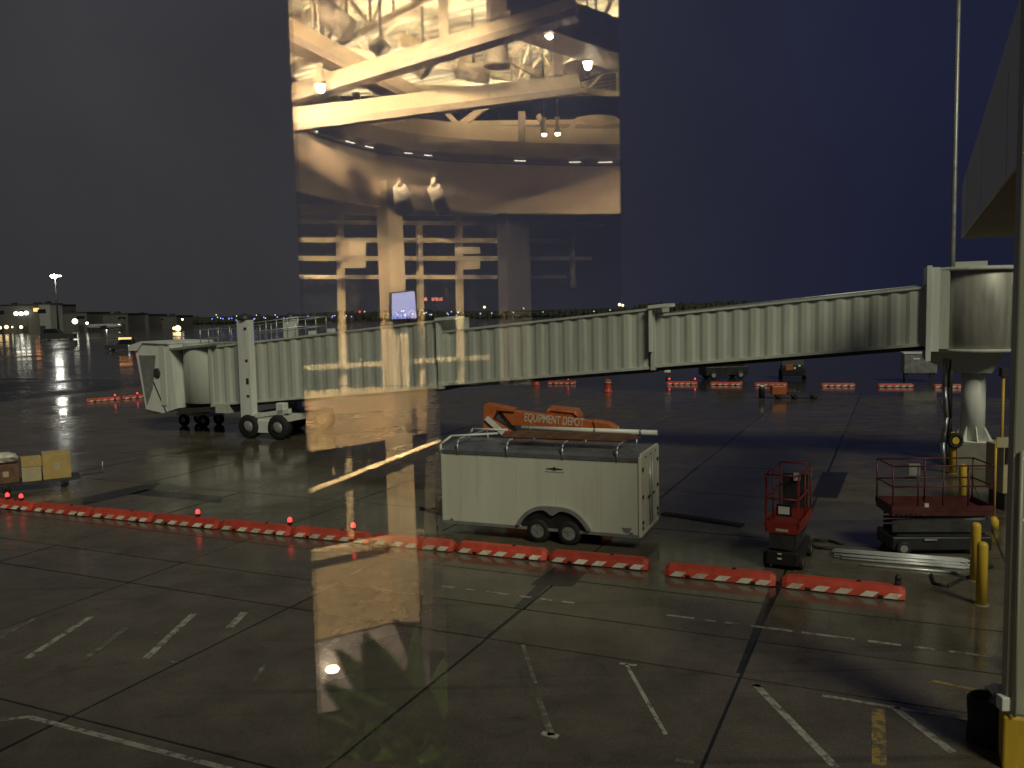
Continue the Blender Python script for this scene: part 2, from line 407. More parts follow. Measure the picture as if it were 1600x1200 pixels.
for k in range(0, len(tt), 2):
    a, b = p0.lerp(p1, tt[k]), p0.lerp(p1, tt[k + 1]); d = (b - a).normalized(); nn = Vector((-d.y, d.x, 0)) * .045
    ground_poly('painted_line', [a - nn, b - nn, b + nn, a + nn], 0.006, M['line_white'])
for pts in ([(828, 914), (894, 917), (931, 878), (878, 878)], [(1268, 776), (1308, 779), (1325, 738), (1285, 738)], [(803, 950), (820, 950), (856, 916), (838, 914)],
            [(130, 790), (240, 765), (252, 752), (128, 778)], [(200, 772), (345, 786), (350, 776), (230, 765)], [(0, 806), (80, 789), (86, 780), (0, 797)],
            [(1150, 1052), (1157, 1052), (1226, 908), (1206, 908)]):
    ground_poly('asphalt_patch', [G(*p) for p in pts], 0.0045, M['patch'], 0.001)
mat_a, mat_b = G(1036, 803), G(1160, 822)
dv = (mat_b - mat_a).normalized(); nv = Vector((-dv.y, dv.x, 0)) * 0.17
rm = MB().prism([mat_a - nv, mat_b - nv, mat_b + nv, mat_a + nv], (0, 0, 0.05)).build('rubber_cable_ramp', M['rubber'], bevel=0.015)
tag(rm, 'flat black rubber strip lying behind the trailer doors', 'cable ramp')

# ------------------------------------------------------------------ jet bridge
BANG = R(156.56); K = -0.0865
br = thing('jet_bridge', 'long ribbed off white jet bridge sloping down to its cab', 'jet bridge', (18.3, 33.6, 0), BANG)
def sh(p): return (p[0], p[1], p[2] + K * p[0])
def shbox(mb, a, b):
    pts = [sh((x, y, z)) for z in (a[2], b[2]) for y in (a[1], b[1]) for x in (a[0], b[0])]
    return mb.add(pts, [(0, 2, 3, 1), (4, 5, 7, 6), (0, 1, 5, 4), (2, 6, 7, 3), (0, 4, 6, 2), (1, 3, 7, 5)])
def tunnel(s0, s1, zb, h, hw, pitch, name):
    tun = shbox(MB(), (s0, -hw + .02, zb + .12), (s1, hw - .14, zb + h - .1)).build(name, M['panel'], br)
    shbox(MB(), (s0 - .02, -hw - .06, zb + h - .1), (s1 + .02, hw + .05, zb + h)).build('roof', M['panel'], tun)
    shbox(MB(), (s0 - .02, -hw, zb), (s1 + .02, hw + .02, zb + .12)).build('floor_beam', M['panel'], tun)
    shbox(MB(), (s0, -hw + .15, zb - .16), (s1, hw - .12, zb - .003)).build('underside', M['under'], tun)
    for sx in (s0, s1 - .14):
        shbox(MB(), (sx - .02, -hw - .08, zb - .05), (sx + .16, hw + .10, zb + h + .06)).build('end_frame', M['panel'], tun)
    n = int(round((s1 - s0 - .3) / pitch)); p = (s1 - s0 - .3) / n
    prof = [(0, -.05), (.26 * p, -.05), (.48 * p, 0), (.78 * p, 0), (p, -.05)]
    mb = MB()
    pts = [sh((x, y, z)) for z in (.12, h - .1) for (x, y) in prof]
    mb.add(pts, [(i, i + 1, 6 + i, 5 + i) for i in range(4)])
    pts2 = [sh((x, -.16, z)) for z in (.12, h - .1) for x in (0, p)]
    mb.add(pts2, [(0, 2, 3, 1)])
    me = mb.mesh('wall_panel'); me.materials.append(M['panel'])
    for i in range(n):
        x = s0 + .15 + i * p
        inst('wall_panel', me, tun, (x, hw, zb + K * x))
    return tun
ti = tunnel(1.7, 12.75, 4.99, 2.33, 1.2, .69, 'inner_tunnel')
tm = tunnel(12.5, 23.25, 4.95, 2.68, 1.35, .72, 'middle_tunnel')
to = tunnel(23.0, 37.5, 4.86, 3.32, 1.5, .76, 'outer_tunnel')
# little rain hoods over the tunnel joints, bright bracket ends
for s, z, tn in ((12.6, 7.72, tm), (23.1, 8.25, to)):
    shbox(MB(), (s - .75, .2, z - .12), (s + .1, 1.75, z + .02)).build('joint_hood', M['white'], tn)
    shbox(MB(), (s - .05, 1.5, z - 2.0), (s + .08, 1.68, z - .12)).build('hood_strut', M['white'], tn)
# conduit along the roof edge and small roof boxes
MB().tube(sh((2, 1.1, 7.36)), sh((12.3, 1.1, 7.36)), .03, 6).build('roof_conduit', M['steel'], ti)
# rotunda and corridor
rot = MB().lathe((0, 0, 0), [(1.58, 4.72), (1.6, 4.74), (1.6, 7.66), (1.58, 7.68)], 40).build('rotunda', M['curtain'], br)
MB().lathe((0, 0, 0), [(1.7, 7.685), (1.74, 7.70), (1.74, 7.80), (1.5, 7.86), (0.4, 7.90)], 40).build('rotunda_roof', M['panel'], rot)
MB().lathe((0, 0, 0), [(1.66, 4.58), (1.7, 4.60), (1.7, 4.715)], 40).build('rotunda_floor', M['panel'], rot)
MB().box((0.25, .55, 7.97), (1.1, .5, .18)).build('roof_hatch', M['panel'], rot)
ap = MB().bbox((1.35, -1.5, 4.62), (1.72, 1.42, 7.86)).build('portal_frame', M['white'], br)
MB().bbox((1.00, .8, 4.72), (1.35, 1.40, 7.72)).build('portal_panel', M['panel'], ap)
MB().bbox((1.62, -1.55, 4.25), (1.80, 1.46, 7.93)).build('portal_flange', M['white'], ap)
cor = MB().bbox((-9.0, -1.3, 4.75), (-1.5, 1.5, 7.6)).build('corridor', M['panel'], br)
for x in (-2.2, -3.6, -5.0): MB().bbox((x, 1.5, 4.85), (x + .12, 1.58, 7.5)).build('corridor_rib', M['panel'], cor)
brk = MB().prism([(1.75, -.7, 4.56), (1.75, -.7, 4.22), (.55, -.7, 3.75), (-.55, -.7, 3.75), (-1.0, -.7, 4.56)], (0, 1.4, 0)).build('column_bracket', M['panel'], br)
colu = MB().lathe((0, 0, 0), [(.44, 1.0), (.44, 3.9)], 28).build('support_column', M['white'], br)
mb = MB()
for i in range(8):
    t = 2 * math.pi * i / 8 + .2
    d = Vector((math.cos(t), math.sin(t), 0)); q = Vector((-d.y, d.x, 0)) * .02
    mb.prism([d * .43 + q + Vector((0, 0, 1.62)), d * .43 + q + Vector((0, 0, 1.04)), d * .72 + q + Vector((0, 0, 1.04))], -q * 2)
mb.lathe((0, 0, 0), [(.76, 1.0), (.76, 1.04)], 24)
mb.build('column_base_plate', M['white'], colu)
MB().box((0, 0, .5), (1.5, 1.5, 1.0), rz=R(10)).build('concrete_pedestal', M['conc_block'], colu, bevel=.03)
for x, y in ((1.05, .7), (.9, .95)):
    MB().path([(x, y, 4.3), (x + .03, y + .05, 3.2), (x - .06, y + .1, 2.0), (x + .05, y + .05, 1.0), (x, y, .1)], .09 if y < .9 else .035, 8).build('service_hose', M['steel'] if y < .9 else M['rubber'], br)
# operator cab
cabz = K * 40 + 4.86
cab = MB().lathe((38.6, 0, 0), [(1.62, 1.72), (1.66, 1.75), (1.66, 5.05), (1.62, 5.08)], 36).build('cab_curtain', M['panel'], br)
shbox(MB(), (36.9, -1.7, 4.86 + 3.32), (40.2, 1.75, 4.86 + 3.45)).build('cab_roof', M['panel_dark'], cab)
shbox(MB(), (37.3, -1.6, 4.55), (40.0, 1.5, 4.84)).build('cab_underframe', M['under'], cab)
MB().bbox((36.3, .6, 1.25), (37.2, 1.6, 1.75)).build('junction_box', M['panel'], cab)
body = MB().prism([(39.85, -1.7, 1.45), (40.15, -1.7, 5.05), (42.1, -1.7, 5.15), (42.75, -1.7, 4.75), (42.2, -1.7, 1.35), (40.9, -1.7, 1.15)], (0, 3.45, 0)).build('cab_body', M['white'], br)
MB().prism([(42.55, -1.75, 4.72), (43.2, -1.75, 4.72), (43.2, -1.75, 5.0), (42.2, -1.75, 5.25), (40.2, -1.75, 5.2), (40.2, -1.75, 5.08), (42.1, -1.75, 5.16)], (0, 3.6, 0)).build('cab_hood', M['white'], body)
MB().prism([(41.2, 1.76, 4.45), (42.45, 1.76, 4.45), (42.05, 1.76, 1.6), (41.55, 1.76, 2.6)], (0, .05, 0)).build('bellows', M['trim'], body)
MB().prism([(40.6, 1.76, 1.2), (40.66, 1.76, 1.2), (41.55, 1.76, 3.0), (41.49, 1.76, 3.0)], (0, .03, 0)).build('panel_seam', M['dark_steel'], body)
MB().bbox((40.55, 1.755, 1.6), (40.95, 1.80, 5.0)).build('cab_rib', M['panel'], body)
MB().lathe((41.15, 1.74, 3.45), [(.27, 0), (.27, .08), (.2, .12)], 20, 'Y').build('round_porthole', M['dark_steel'], body)
MB().bbox((42.0, -1.2, 1.0), (42.6, 1.4, 1.45)).build('cab_bumper', M['white'], body, bevel=.08)
MB().box((42.7, .9, 4.5), (.25, .3, .2)).build('floodlight_housing', M['steel'], body)
# lift columns, bogie, roof rail
for y in (1.92, -1.92):
    lc = MB().bbox((34.2, y - .22, 1.1), (34.95, y + .22, 6.35)).build('lift_column', M['white'], br)
    MB().lathe((34.57, y, 0), [(.34, 6.35), (.34, 6.45), (.22, 6.62), (.05, 6.72)], 16).build('column_cap', M['dark_steel'], lc)
    if y > 0:
        for z in (5.9, 4.2, 3.1, 2.3): MB().box((34.4, y + .235, z), (.16, .03, .12 if z != 3.1 else .3)).build('fitting', M['dark_steel'], lc)
    # wheels of this side
bog = MB().bbox((31.9, -2.0, .98), (35.0, 2.0, 1.3)).build('bogie_beam', M['white'], br)
MB().bbox((32.2, 1.6, 1.3), (32.7, 2.05, 1.95)).build('motor_block', M['white'], bog, bevel=.05)
MB().beam((31.9, 1.9, 1.55), (34.9, 1.9, 1.12), .3, .22).build('truss_arm', M['white'], bog)
MB().bbox((33.0, 1.7, .35), (34.0, 2.1, .98)).build('wheel_yoke', M['white'], bog)
for y in (1.95, -1.95):
    for x in (32.55, 34.5):
        wh = MB().lathe((x, y, .66), [(.34, -.24), (.6, -.24), (.66, -.16), (.66, .16), (.6, .24), (.34, .24)], 28, 'Y', cap=False).build('wheel', M['rubber'], br)
        MB().lathe((x, y, .66), [(.34, -.2), (.34, .2), (.16, .24), (.05, .26)], 20, 'Y').build('rim', M['rim'], wh)
rail = MB()
zr = lambda s: 8.18 + K * s
for y in (1.3, -1.2):
    for s in (31.6, 32.3, 33.0, 33.7, 35.4, 36.2, 37.0, 37.7, 38.3):
        rail.tube((s, y, zr(s)), (s, y, zr(s) + 1.0), .03, 6)
    for dz in (.5, 1.0): rail.tube((31.6, y, zr(31.6) + dz), (38.3, y, zr(38.3) + dz), .03, 6)
for s in (31.6, 38.3):
    for dz in (.5, 1.0): rail.tube((s, -1.2, zr(s) + dz), (s, 1.3, zr(s) + dz), .03, 6)
rail.build('roof_guard_rail', M['steel'], br)
for s in (29.8, 31.0): MB().box((s, .9, zr(s) + .1), (.3, .3, .22)).build('roof_vent', M['white'], br)

# mast behind the rotunda
mp = DP(1488, 420, 38.0)
mast = thing('light_mast', 'tall thin pale mast rising behind the rotunda', 'mast', (mp.x, mp.y, 0))
MB().lathe((0, 0, 0), [(.13, 0), (.11, 8), (.09, 26)], 14).build('pole', M['trim'], mast)
MB().lathe((0, 0, 0), [(.32, 0), (.32, .3), (.17, .4)], 14).build('pole_base', M['steel'], mast)
MB().box((0, 0, 26.0), (2.0, .2, .15)).build('crossarm', M['steel'], mast)

# ------------------------------------------------------------------ canopy, pillar and things along the right edge
A, B = Vector((15.78, 30.0, 0)), Vector((8.22, 13.9, 0))
dd = (B - A).normalized(); B = B + dd * 0.9; nn = Vector((-dd.y, dd.x, 0)); nn = nn if nn.x > 0 else -nn
can = thing('walkway_canopy', 'pale grey boxed canopy overhanging the right edge above the jet bridge', 'canopy', (A.x, A.y, 0))
o3 = Vector((A.x, A.y, 0))
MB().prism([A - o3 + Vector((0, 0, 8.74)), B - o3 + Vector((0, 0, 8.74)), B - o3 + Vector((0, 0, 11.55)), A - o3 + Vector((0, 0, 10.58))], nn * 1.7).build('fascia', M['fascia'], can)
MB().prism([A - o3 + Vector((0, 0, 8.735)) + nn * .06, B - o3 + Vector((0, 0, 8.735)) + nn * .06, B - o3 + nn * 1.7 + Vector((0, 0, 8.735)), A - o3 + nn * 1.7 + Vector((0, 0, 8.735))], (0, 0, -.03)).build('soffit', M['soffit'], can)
for k in range(3):
    p = A.lerp(B, (k + .5) / 3) - o3
    MB().beam(p + Vector((0, 0, 8.76)) - nn * .004, p + Vector((0, 0, 10.68)) - nn * .004, .02, .02).build('panel_joint', M['fascia'], can)
for f in (.95,):
    p = A.lerp(B, f) - o3 + nn * 1.2
    MB().lathe((p.x, p.y, 0), [(.16, 0), (.16, 8.7)], 16).build('column', M['post'], can)

pil = thing('steel_pillar', 'pale grey green square pillar with a yellow foot at the right edge', 'pillar', (7.10, 11.5, 0))
MB().box((0, 0, 6.6), (.54, .54, 11.6), rz=AX).build('shaft', M['post'], pil, bevel=.03)
MB().box((0, 0, .4), (.5, .5, .8), rz=AX).build('shaft_core', M['post'], pil)
MB().box((0, 0, .385), (.58, .58, .77), rz=AX).build('yellow_sleeve', M['yellow'], pil, bevel=.03)
MB().box((-.36, -.1, .95), (.14, .16, .2)).build('conduit_box', M['white'], pil, bevel=.02)
MB().tube((-.28, -.22, .8), (-.28, -.22, 4.5), .025, 8).build('conduit', M['post'], pil)

rd = thing('rubber_drum', 'black rubber drum standing against the pillar with a white cloth on it', 'drum', (6.98, 12.15, 0))
MB().lathe((0, 0, 0), [(.30, 0), (.31, .05), (.29, .3), (.31, .62), (.28, .66), (.24, .64), (.22, .5)], 28).build('drum_body', M['rubber'], rd)
mb = MB()
pts = []; fs = []
for i in range(7):
    for j in range(7):
        x, y = -.16 + .05 * i, -.14 + .045 * j
        pts.append((x + .12, y, .72 + .14 * math.exp(-(x * x + y * y) * 40) + .05 * random.random()))
for i in range(6):
    for j in range(6): fs.append((i * 7 + j, i * 7 + j + 1, i * 7 + j + 8, i * 7 + j + 7))
mb.add(pts, fs, True)
cl = mb.build('cloth', M['wrap'], rd)
so = cl.modifiers.new('solid', 'SOLIDIFY'); so.thickness = .06; cl.modifiers.new('sub', 'SUBSURF').levels = 1

def bollard(loc, h, label):
    b = thing('bollard', label, 'bollard', (loc[0], loc[1], 0), 0, 'yellow bollards at the right')
    MB().lathe((0, 0, 0), [(.11, 0), (.11, h - .08), (.095, h - .03), (.06, h), (0.0, h + .012)], 20).build('post', M['yellow'], b)
    MB().lathe((0, 0, 0), [(.16, 0), (.15, .02)], 20).build('footing', M['conc_block'], b)
bollard(G(1533, 945), 1.38, 'yellow bollard nearest the camera, standing in front of the pipes')
bollard(G(1523, 907), 1.38, 'yellow bollard just behind the nearest one, at the pipe ends')
bollard(G(1503, 800), 1.5, 'yellow bollard behind the red guard rail of the wider lift')
bollard(G(1488, 740), 1.6, 'yellow bollard with a hose ring beside the rotunda pedestal')
hp = G(1488, 740)
hr = thing('hose_reel', 'dark round hose reel hung on the bollard by the rotunda column', 'hose reel', (hp.x - .02, hp.y - .2, 1.3))
mb = MB()
for i in range(16):
    a, b = 2 * math.pi * i / 16, 2 * math.pi * (i + 1) / 16
    mb.tube((.24 * math.cos(a), 0, .24 * math.sin(a)), (.24 * math.cos(b), 0, .24 * math.sin(b)), .075, 8)
mb.build('coil', M['rubber'], hr)
MB().lathe((0, -.05, 0), [(.13, 0), (.13, .08)], 16, 'Y').build('hub', M['yellow'], hr)

yp = DP(1553, 810, 24.0)
gp = thing('yellow_gate_post', 'slim cream yellow post with a bracket arm beside the wider lift', 'post', (yp.x, yp.y, 0))
MB().tube((0, 0, .3), (0, 0, 2.6), .035, 10).build('upright', M['yellow'], gp)
MB().box((.45, 0, 2.5), (.9, .1, .28)).build('arm', M['card_pale'], gp)
MB().lathe((0, 0, 0), [(.13, 0), (.13, .25), (.05, .36)], 14).build('foot', M['yellow'], gp)
wt = DP(1576, 800, 26.5)
tk = thing('utility_cabinet', 'cream utility cabinet mostly hidden behind the right pillar', 'cabinet', (wt.x + .3, wt.y, 0))
MB().box((0, 0, 1.3), (1.6, 1.0, 1.5)).build('housing', M['card_pale'], tk, bevel=.03)
MB().box((0, 0, .28), (1.4, .9, .56)).build('plinth', M['dark_steel'], tk)
MB().box((-.15, -.52, 1.75), (1.2, .04, .5)).build('dark_grille', M['black'], tk)
yq = DP(1566, 660, 29.5)
yp2 = thing('yellow_standpipe', 'tall thin yellow standpipe by the pillar below the corridor', 'pipe', (yq.x, yq.y, 0))
MB().tube((0, 0, 0), (0, 0, 4.0), .05, 10).build('riser', M['yellow'], yp2)
MB().box((0, 0, 4.05), (.22, .22, .3)).build('valve_box', M['dark_steel'], yp2)

# ------------------------------------------------------------------ barriers
BL = 2.6
def barrier_meshes():
    mb = MB()
    prof = [(-.22, .03), (-.185, .16), (-.13, .18), (-.09, .29), (.09, .29), (.13, .18), (.185, .16), (.22, .03)]
    xs = [(-BL / 2, .72), (-BL / 2 + .12, 1.0), (BL / 2 - .12, 1.0), (BL / 2, .72)]
    pts = []
    for x, k in xs:
        for y, z in prof: pts.append((x, y * k, .03 + (z - .03) * (k if k < 1 else 1)))
    n = len(prof); fs = []
    for s in range(3):
        for i in range(n):
            j = (i + 1) % n
            fs.append((s * n + i, s * n + j, (s + 1) * n + j, (s + 1) * n + i))
    fs += [tuple(range(n - 1, -1, -1)), tuple(range(3 * n, 4 * n))]
    mb.add(pts, fs)
    body = mb.mesh('barrier_body'); body.materials.append(M['barrier'])
    st = MB()
    nv = Vector((0, -.13, .035)).normalized() * .004
    a, b = Vector((0, -.2185, .036)), Vector((0, -.1875, .152))
    w = .27
    def X(x): return Vector((x, 0, 0))
    st.prism([a + X(-w / 2 - .07), a + X(w / 2 - .07), b + X(w / 2 + .07), b + X(-w / 2 + .07)], nv)
    stripe = st.mesh('stripe'); stripe.materials.append(M['stripe'])
    sl = MB().box((0, -.21, .06), (.11, .03, .06)); slot = sl.mesh('fork_slot'); slot.materials.append(M['black'])
    sk = MB().bbox((-1.1, -.15, 0), (1.1, .15, .035)); foot = sk.mesh('foot'); foot.materials.append(M['rubber'])
    cp = MB().lathe((0, 0, 0), [(.045, .288), (.045, .315), (.03, .32)], 10); cap = cp.mesh('fill_cap'); cap.materials.append(M['black'])
    return body, stripe, slot, foot, cap
BM = barrier_meshes()
def barrier(p, rz, label, group):
    b = thing('apron_barrier', label, 'barrier', (p.x, p.y, 0), rz, group)
    inst('body', BM[0], b)
    for x in (-.98, -.44, .06, .58, 1.02): inst('stripe', BM[1], b, (x + random.uniform(-.04, .04), 0, 0))
    for x in (-.72, .80): inst('fork_slot', BM[2], b, (x, 0, 0))
    inst('foot', BM[3], b)
    inst('fill_cap', BM[4], b, (.35, 0, 0))
    return b
GN = 'orange and white barriers in the near row'
q0, q1 = G(1420, 936), G(1036, 896)
ang = math.atan2((q0 - q1).y, (q0 - q1).x)
for k in range(2):
    c = q0.lerp(q1, (k + .5) / 2)
    barrier(c, ang + random.uniform(-.015, .015), 'low orange and white barrier, %s from the right end of the near row' % ORD[k], GN)
q0, q1 = G(1017, 890), G(0, 792)
d = (q1 - q0).normalized(); ang = math.atan2(-d.y, -d.x)
step = 2.69
for k in range(10):
    c = q0 + d * (step * (k + .5))
    barrier(c, ang + random.uniform(-.02, .02), 'low orange and white barrier, %s from the right end of the near row' % ORD[k + 2], GN)
GF = 'orange and white barriers beyond the jet bridge'
for k, (a, b) in enumerate([((1462, 606), (1512, 606)), ((1370, 605), (1428, 605)), ((1280, 604), (1338, 604)), ((1180, 603), (1228, 603)), ((1110, 602), (1158, 602)), ((1040, 601), (1090, 601)), ((855, 600), (900, 600))]):
    p, q = G(*a), G(*b); v = q - p
    barrier((p + q) / 2, math.atan2(v.y, v.x), 'low orange and white barrier beyond the jet bridge, %s from the right' % ORD[k], GF)
p, q = G(133, 629), G(218, 622)
v = (q - p).normalized()
for k in range(2):
    barrier(p + v * (1.4 + 2.75 * k), math.atan2(v.y, v.x), 'distant orange barrier left of the jet bridge cab, %s one' % ('left' if k == 0 else 'right'), 'far barriers left of the cab')
def warning_light(p, z, label, lit=True):
    w = thing('warning_light', label, 'warning light', (p.x, p.y, z), 0, 'red warning lamps on the barriers')
    MB().box((0, 0, .05), (.12, .10, .10)).build('battery_case', M['black'], w, bevel=.015)
    MB().lathe((0, 0, .10), [(.06, 0), (.07, .04), (.062, .10), (.035, .135), (0, .145)], 16).build('lens', M['lamp_red'] if lit else M['black'], w)
for px, py, gy, lab in [(42, 771, 786, 'lit red warning lamp in front of the cardboard boxes, left of two'), (63, 773, 788, 'lit red warning lamp in front of the cardboard boxes, right of two'),
                        (330, 801, 815, 'lit red warning lamp on the near row, below the jet bridge wheels'), (470, 815, 829, 'lit red warning lamp on the near row, left of the reflected column'),
                        (568, 823, 838, 'lit red warning lamp on the near row, nearest the trailer')]:
    t = ((G(px, gy) - G(1017, 890)).dot(d)); c = G(1017, 890) + d * t
    warning_light(c + Vector((0, .03, 0)), .29, lab)
warning_light(G(1420, 936).lerp(G(1036, 896), .04), .29, 'unlit black warning lamp on the right end barrier', False)
for px, py, lab in [(1046, 600, 'lit red warning lamp on the far barrier, left end'), (1086, 600, 'lit red warning lamp on the far barrier, right end'), (888, 600, 'lit red warning lamp on the far barrier beside the orange drum'),
                    (180, 626, 'lit red warning lamp on the distant barriers left of the cab'), (215, 623, 'lit red warning lamp touching the bottom of the cab in view')]:
    warning_light(G(px, py), .29, lab)

# ------------------------------------------------------------------ trailer
TB, TA = Vector((3.37, 22.42, 0)), Vector((-2.12, 24.65, 0))
td = (TB - TA).normalized(); tang = math.atan2(td.y, td.x); TL = (TB - TA).length
tr = thing('box_trailer', 'white twin axle box trailer with a roof rack behind the barriers', 'trailer', (TA.x, TA.y, 0), tang)
W, Z0, Z1 = 2.15, .42, 2.55
MB().bbox((.06, .0, Z0), (TL - .02, W, Z1 - .05)).build('body', M['trailer'], tr, bevel=.03)
me = MB().bbox((0, -.006, Z0 + .12), (.012, 0, Z1 - .16)).mesh('panel_seam'); me.materials.append(M['trailer'])
for k in range(1, 5): inst('panel_seam', me, tr, (TL * k / 5, 0, 0))
mb = MB()
prof = [(-.02, Z1 - .13), (-.02, Z1 - .02), (.12, Z1 + .06), (W / 2, Z1 + .13), (W - .12, Z1 + .06), (W + .02, Z1 - .02), (W + .02, Z1 - .13)]
mb.prism([(.02, y, z) for y, z in prof], (TL - .05, 0, 0))
mb.build('roof', M['trailer_roof'], tr)
MB().bbox((.0, -.02, Z0 - .06), (TL, .05, Z0 + .02)).build('side_skirt', M['trim'], tr)
MB().prism([(0.0, -.012, Z0), (.10, -.012, Z0), (.10, -.012, Z1), (0.0, -.012, Z1)], (0, .3, 0)).build('corner_post', M['trailer'], tr)
fr = MB()
fr.bbox((TL - .05, -.03, Z0 - .04), (TL + .03, .10, Z1 + .02)); fr.bbox((TL - .05, W - .10, Z0 - .04), (TL + .03, W + .03, Z1 + .02))
fr.bbox((TL - .05, .10, Z1 - .16), (TL + .03, W - .10, Z1 + .08)); fr.bbox((TL - .05, .10, Z0 - .04), (TL + .03, W - .10, Z0 + .06))
fr.build('rear_frame', M['trailer_end'], tr, bevel=.012)
for k in range(2):
    y0 = .115 + k * (W - .23) / 2
    dr = MB().bbox((TL - .01, y0 + .008, Z0 + .065), (TL + .02, y0 + (W - .23) / 2 - .008, Z1 - .165)).build('rear_door', M['trailer_end'], tr, bevel=.008)
    for z in (.75, 1.45, 2.2): MB().box((TL + .035, y0 + .05 if k == 0 else y0 + .9, z), (.03, .12, .09)).build('hinge', M['dark_steel'], dr)
    MB().tube((TL + .05, y0 + (.82 if k == 0 else .12), Z0 + .1), (TL + .05, y0 + (.82 if k == 0 else .12), Z1 - .2), .016, 8).build('lock_rod', M['steel'], dr)
    MB().box((TL + .06, y0 + (.70 if k == 0 else .24), 1.35), (.03, .22, .05)).build('handle', M['dark_steel'], dr)
for y in (.5, W / 2, W - .5): MB().box((TL + .04, y, Z1 - .05), (.02, .07, .035)).build('marker_lamp', M['dark_red'], tr)
for y in (.16, W - .16): MB().lathe((TL + .03, y, Z0 + .18), [(.05, 0), (.05, .02)], 14, 'X').build('tail_lamp', M['dark_red'], tr)
# wheels and double fender
wx = [2.98, 3.90]
fe = MB()
fpts = []
def arch(r): return
outer, inner = [], []
for i in range(25):
    t = i / 24
    x = 2.35 + t * (4.55 - 2.35)
    z = .50 + .58 * (1 - abs(2 * t - 1) ** 3.2)
    outer.append((x, z)); 
for i in range(24, -1, -1):
    t = i / 24
    x = 2.45 + t * (4.45 - 2.45)
    z = .46 + .52 * (1 - abs(2 * t - 1) ** 3.2)
    z2 = z - .16 * math.exp(-((x - 3.44) / .16) ** 2)
    inner.append((x, z2))
fe.prism([(x, -.10, z) for x, z in outer + inner], (0, .10, 0))
fe.build('wheel_fender', M['trim'], tr)
MB().prism([(x, -.006, z) for x, z in [(p[0], p[1] - .04) for p in outer[1:-1]] + [(4.4, .42), (2.5, .42)]], (0, .003, 0)).build('wheel_well', M['black'], tr)
for y, s in ((-.02, 1), (W - .2, -1)):
    for x in wx:
        wh = MB().lathe((x, y + .10, .345), [(.2, -.11), (.31, -.11), (.345, -.07), (.345, .07), (.31, .11), (.2, .11)], 28, 'Y', cap=False).build('wheel', M['rubber'], tr)
        MB().lathe((x, y + .09, .345), [(.205, -.08 * s), (.19, -.06 * s), (.10, -.05 * s), (.07, -.08 * s), (.03, -.09 * s)], 24, 'Y').build('rim', M['rim'], wh)
MB().bbox((2.3, .2, .32), (4.6, W - .2, Z0 - .07)).build('axle_frame', M['black'], tr)
# tongue
tg = MB()
tg.beam((.1, .45, .42), (-1.15, W / 2, .42), .07, .11); tg.beam((.1, W - .45, .42), (-1.15, W / 2, .42), .07, .11)
tg.box((-1.2, W / 2, .44), (.25, .1, .12))
tn = tg.build('tongue', M['black'], tr)
MB().tube((-.75, W / 2, .05), (-.75, W / 2, .95), .03, 10).build('jack', M['dark_steel'], tn)
MB().box((-.35, W / 2, .62), (.45, .5, .3)).build('battery_box', M['black'], tn)
MB().tube((-.9, W / 2, .93), (-.55, W / 2, .93), .02, 8).build('jack_handle', M['dark_steel'], tn)
# roof rack
for x in (.55, 2.1, 3.75, 5.3):
    rk = MB().path([(x, -.02, Z1 - .12), (x, -.03, Z1 + .18), (x, .10, Z1 + .30), (x, W - .10, Z1 + .30), (x, W + .03, Z1 + .18), (x, W + .02, Z1 - .12)], .03, 8).build('rack_hoop', M['steel'], tr)
MB().path([(-.04, .05, Z1 - .2), (-.05, .1, Z1 + .12), (.2, .3, Z1 + .34), (1.4, 1.0, Z1 + .36)], .035, 8).build('front_rail', M['white'], tr)
MB().path([(-.04, W - .05, Z1 - .2), (-.05, W - .1, Z1 + .12), (.2, W - .3, Z1 + .34), (1.4, W - .4, Z1 + .36)], .035, 8).build('front_rail', M['white'], tr)
# small winged emblem and lower sticker
em = MB()
cx, cz = 3.50, 2.12
for s in (-1, 1): em.prism([(cx + s * .05, -.004, cz + .035), (cx + s * .24, -.004, cz + .012), (cx + s * .26, -.004, cz - .008), (cx + s * .05, -.004, cz - .02)], (0, -.004, 0))
em.prism([(cx + .075 * math.cos(a) * (1 if i % 2 == 0 else .5), -.004, cz + .01 + .075 * math.sin(a) * (1 if i % 2 == 0 else .5)) for i, a in enumerate([math.pi / 2 + k * math.pi / 5 for k in range(10)])], (0, -.006, 0))
em.build('winged_emblem', M['black'], tr)
MB().bbox((cx - .28, -.008, cz - .085), (cx + .28, -.003, cz - .07)).build('emblem_line', M['trim'], tr)
MB().prism([(TL - .52, -.004, .62), (TL - .24, -.004, .62), (TL - .30, -.004, .50), (TL - .35, -.004, .47), (TL - .46, -.004, .50)], (0, -.005, 0)).build('corner_sticker', M['trim'], tr)
for x in (.3, TL / 2, TL - .25):
    MB().box((x, -.012, Z0 + .06), (.09, .014, .035)).build('side_marker', M['lamp_off'], tr)
    MB().box((x, -.026, Z1 - .08), (.07, .012, .03)).build('side_marker', M['lamp_off'], tr)
me = MB().box((0, -.003, 0), (.014, .006, .014)).mesh('rivet'); me.materials.append(M['trim'])
for i in range(60): inst('rivet', me, tr, (.12 + i * (TL - .2) / 60, 0, Z1 - .165))
MB().box((TL + .026, W * .72, .62), (.008, .30, .14)).build('licence_plate', M['stripe'], tr)
def tw(x, y, z):
    c, s = math.cos(tang), math.sin(tang)
    return Vector((TA.x + c * x - s * y, TA.y + s * x + c * y, z))
pv = thing('white_pipe', 'long white plastic pipe tied along the trailer roof rack', 'pipe', tw(4.0, 1.55, Z1 + .46), tang)
MB().tube((-2.05, 0, 0), (2.05, 0, 0), .075, 16).build('pipe', M['pvc'], pv)
for x in (-1.8, .2, 1.55): MB().tube((x, 0, 0), (x + .06, 0, 0), .082, 16).build('coupling', M['trim'], pv)
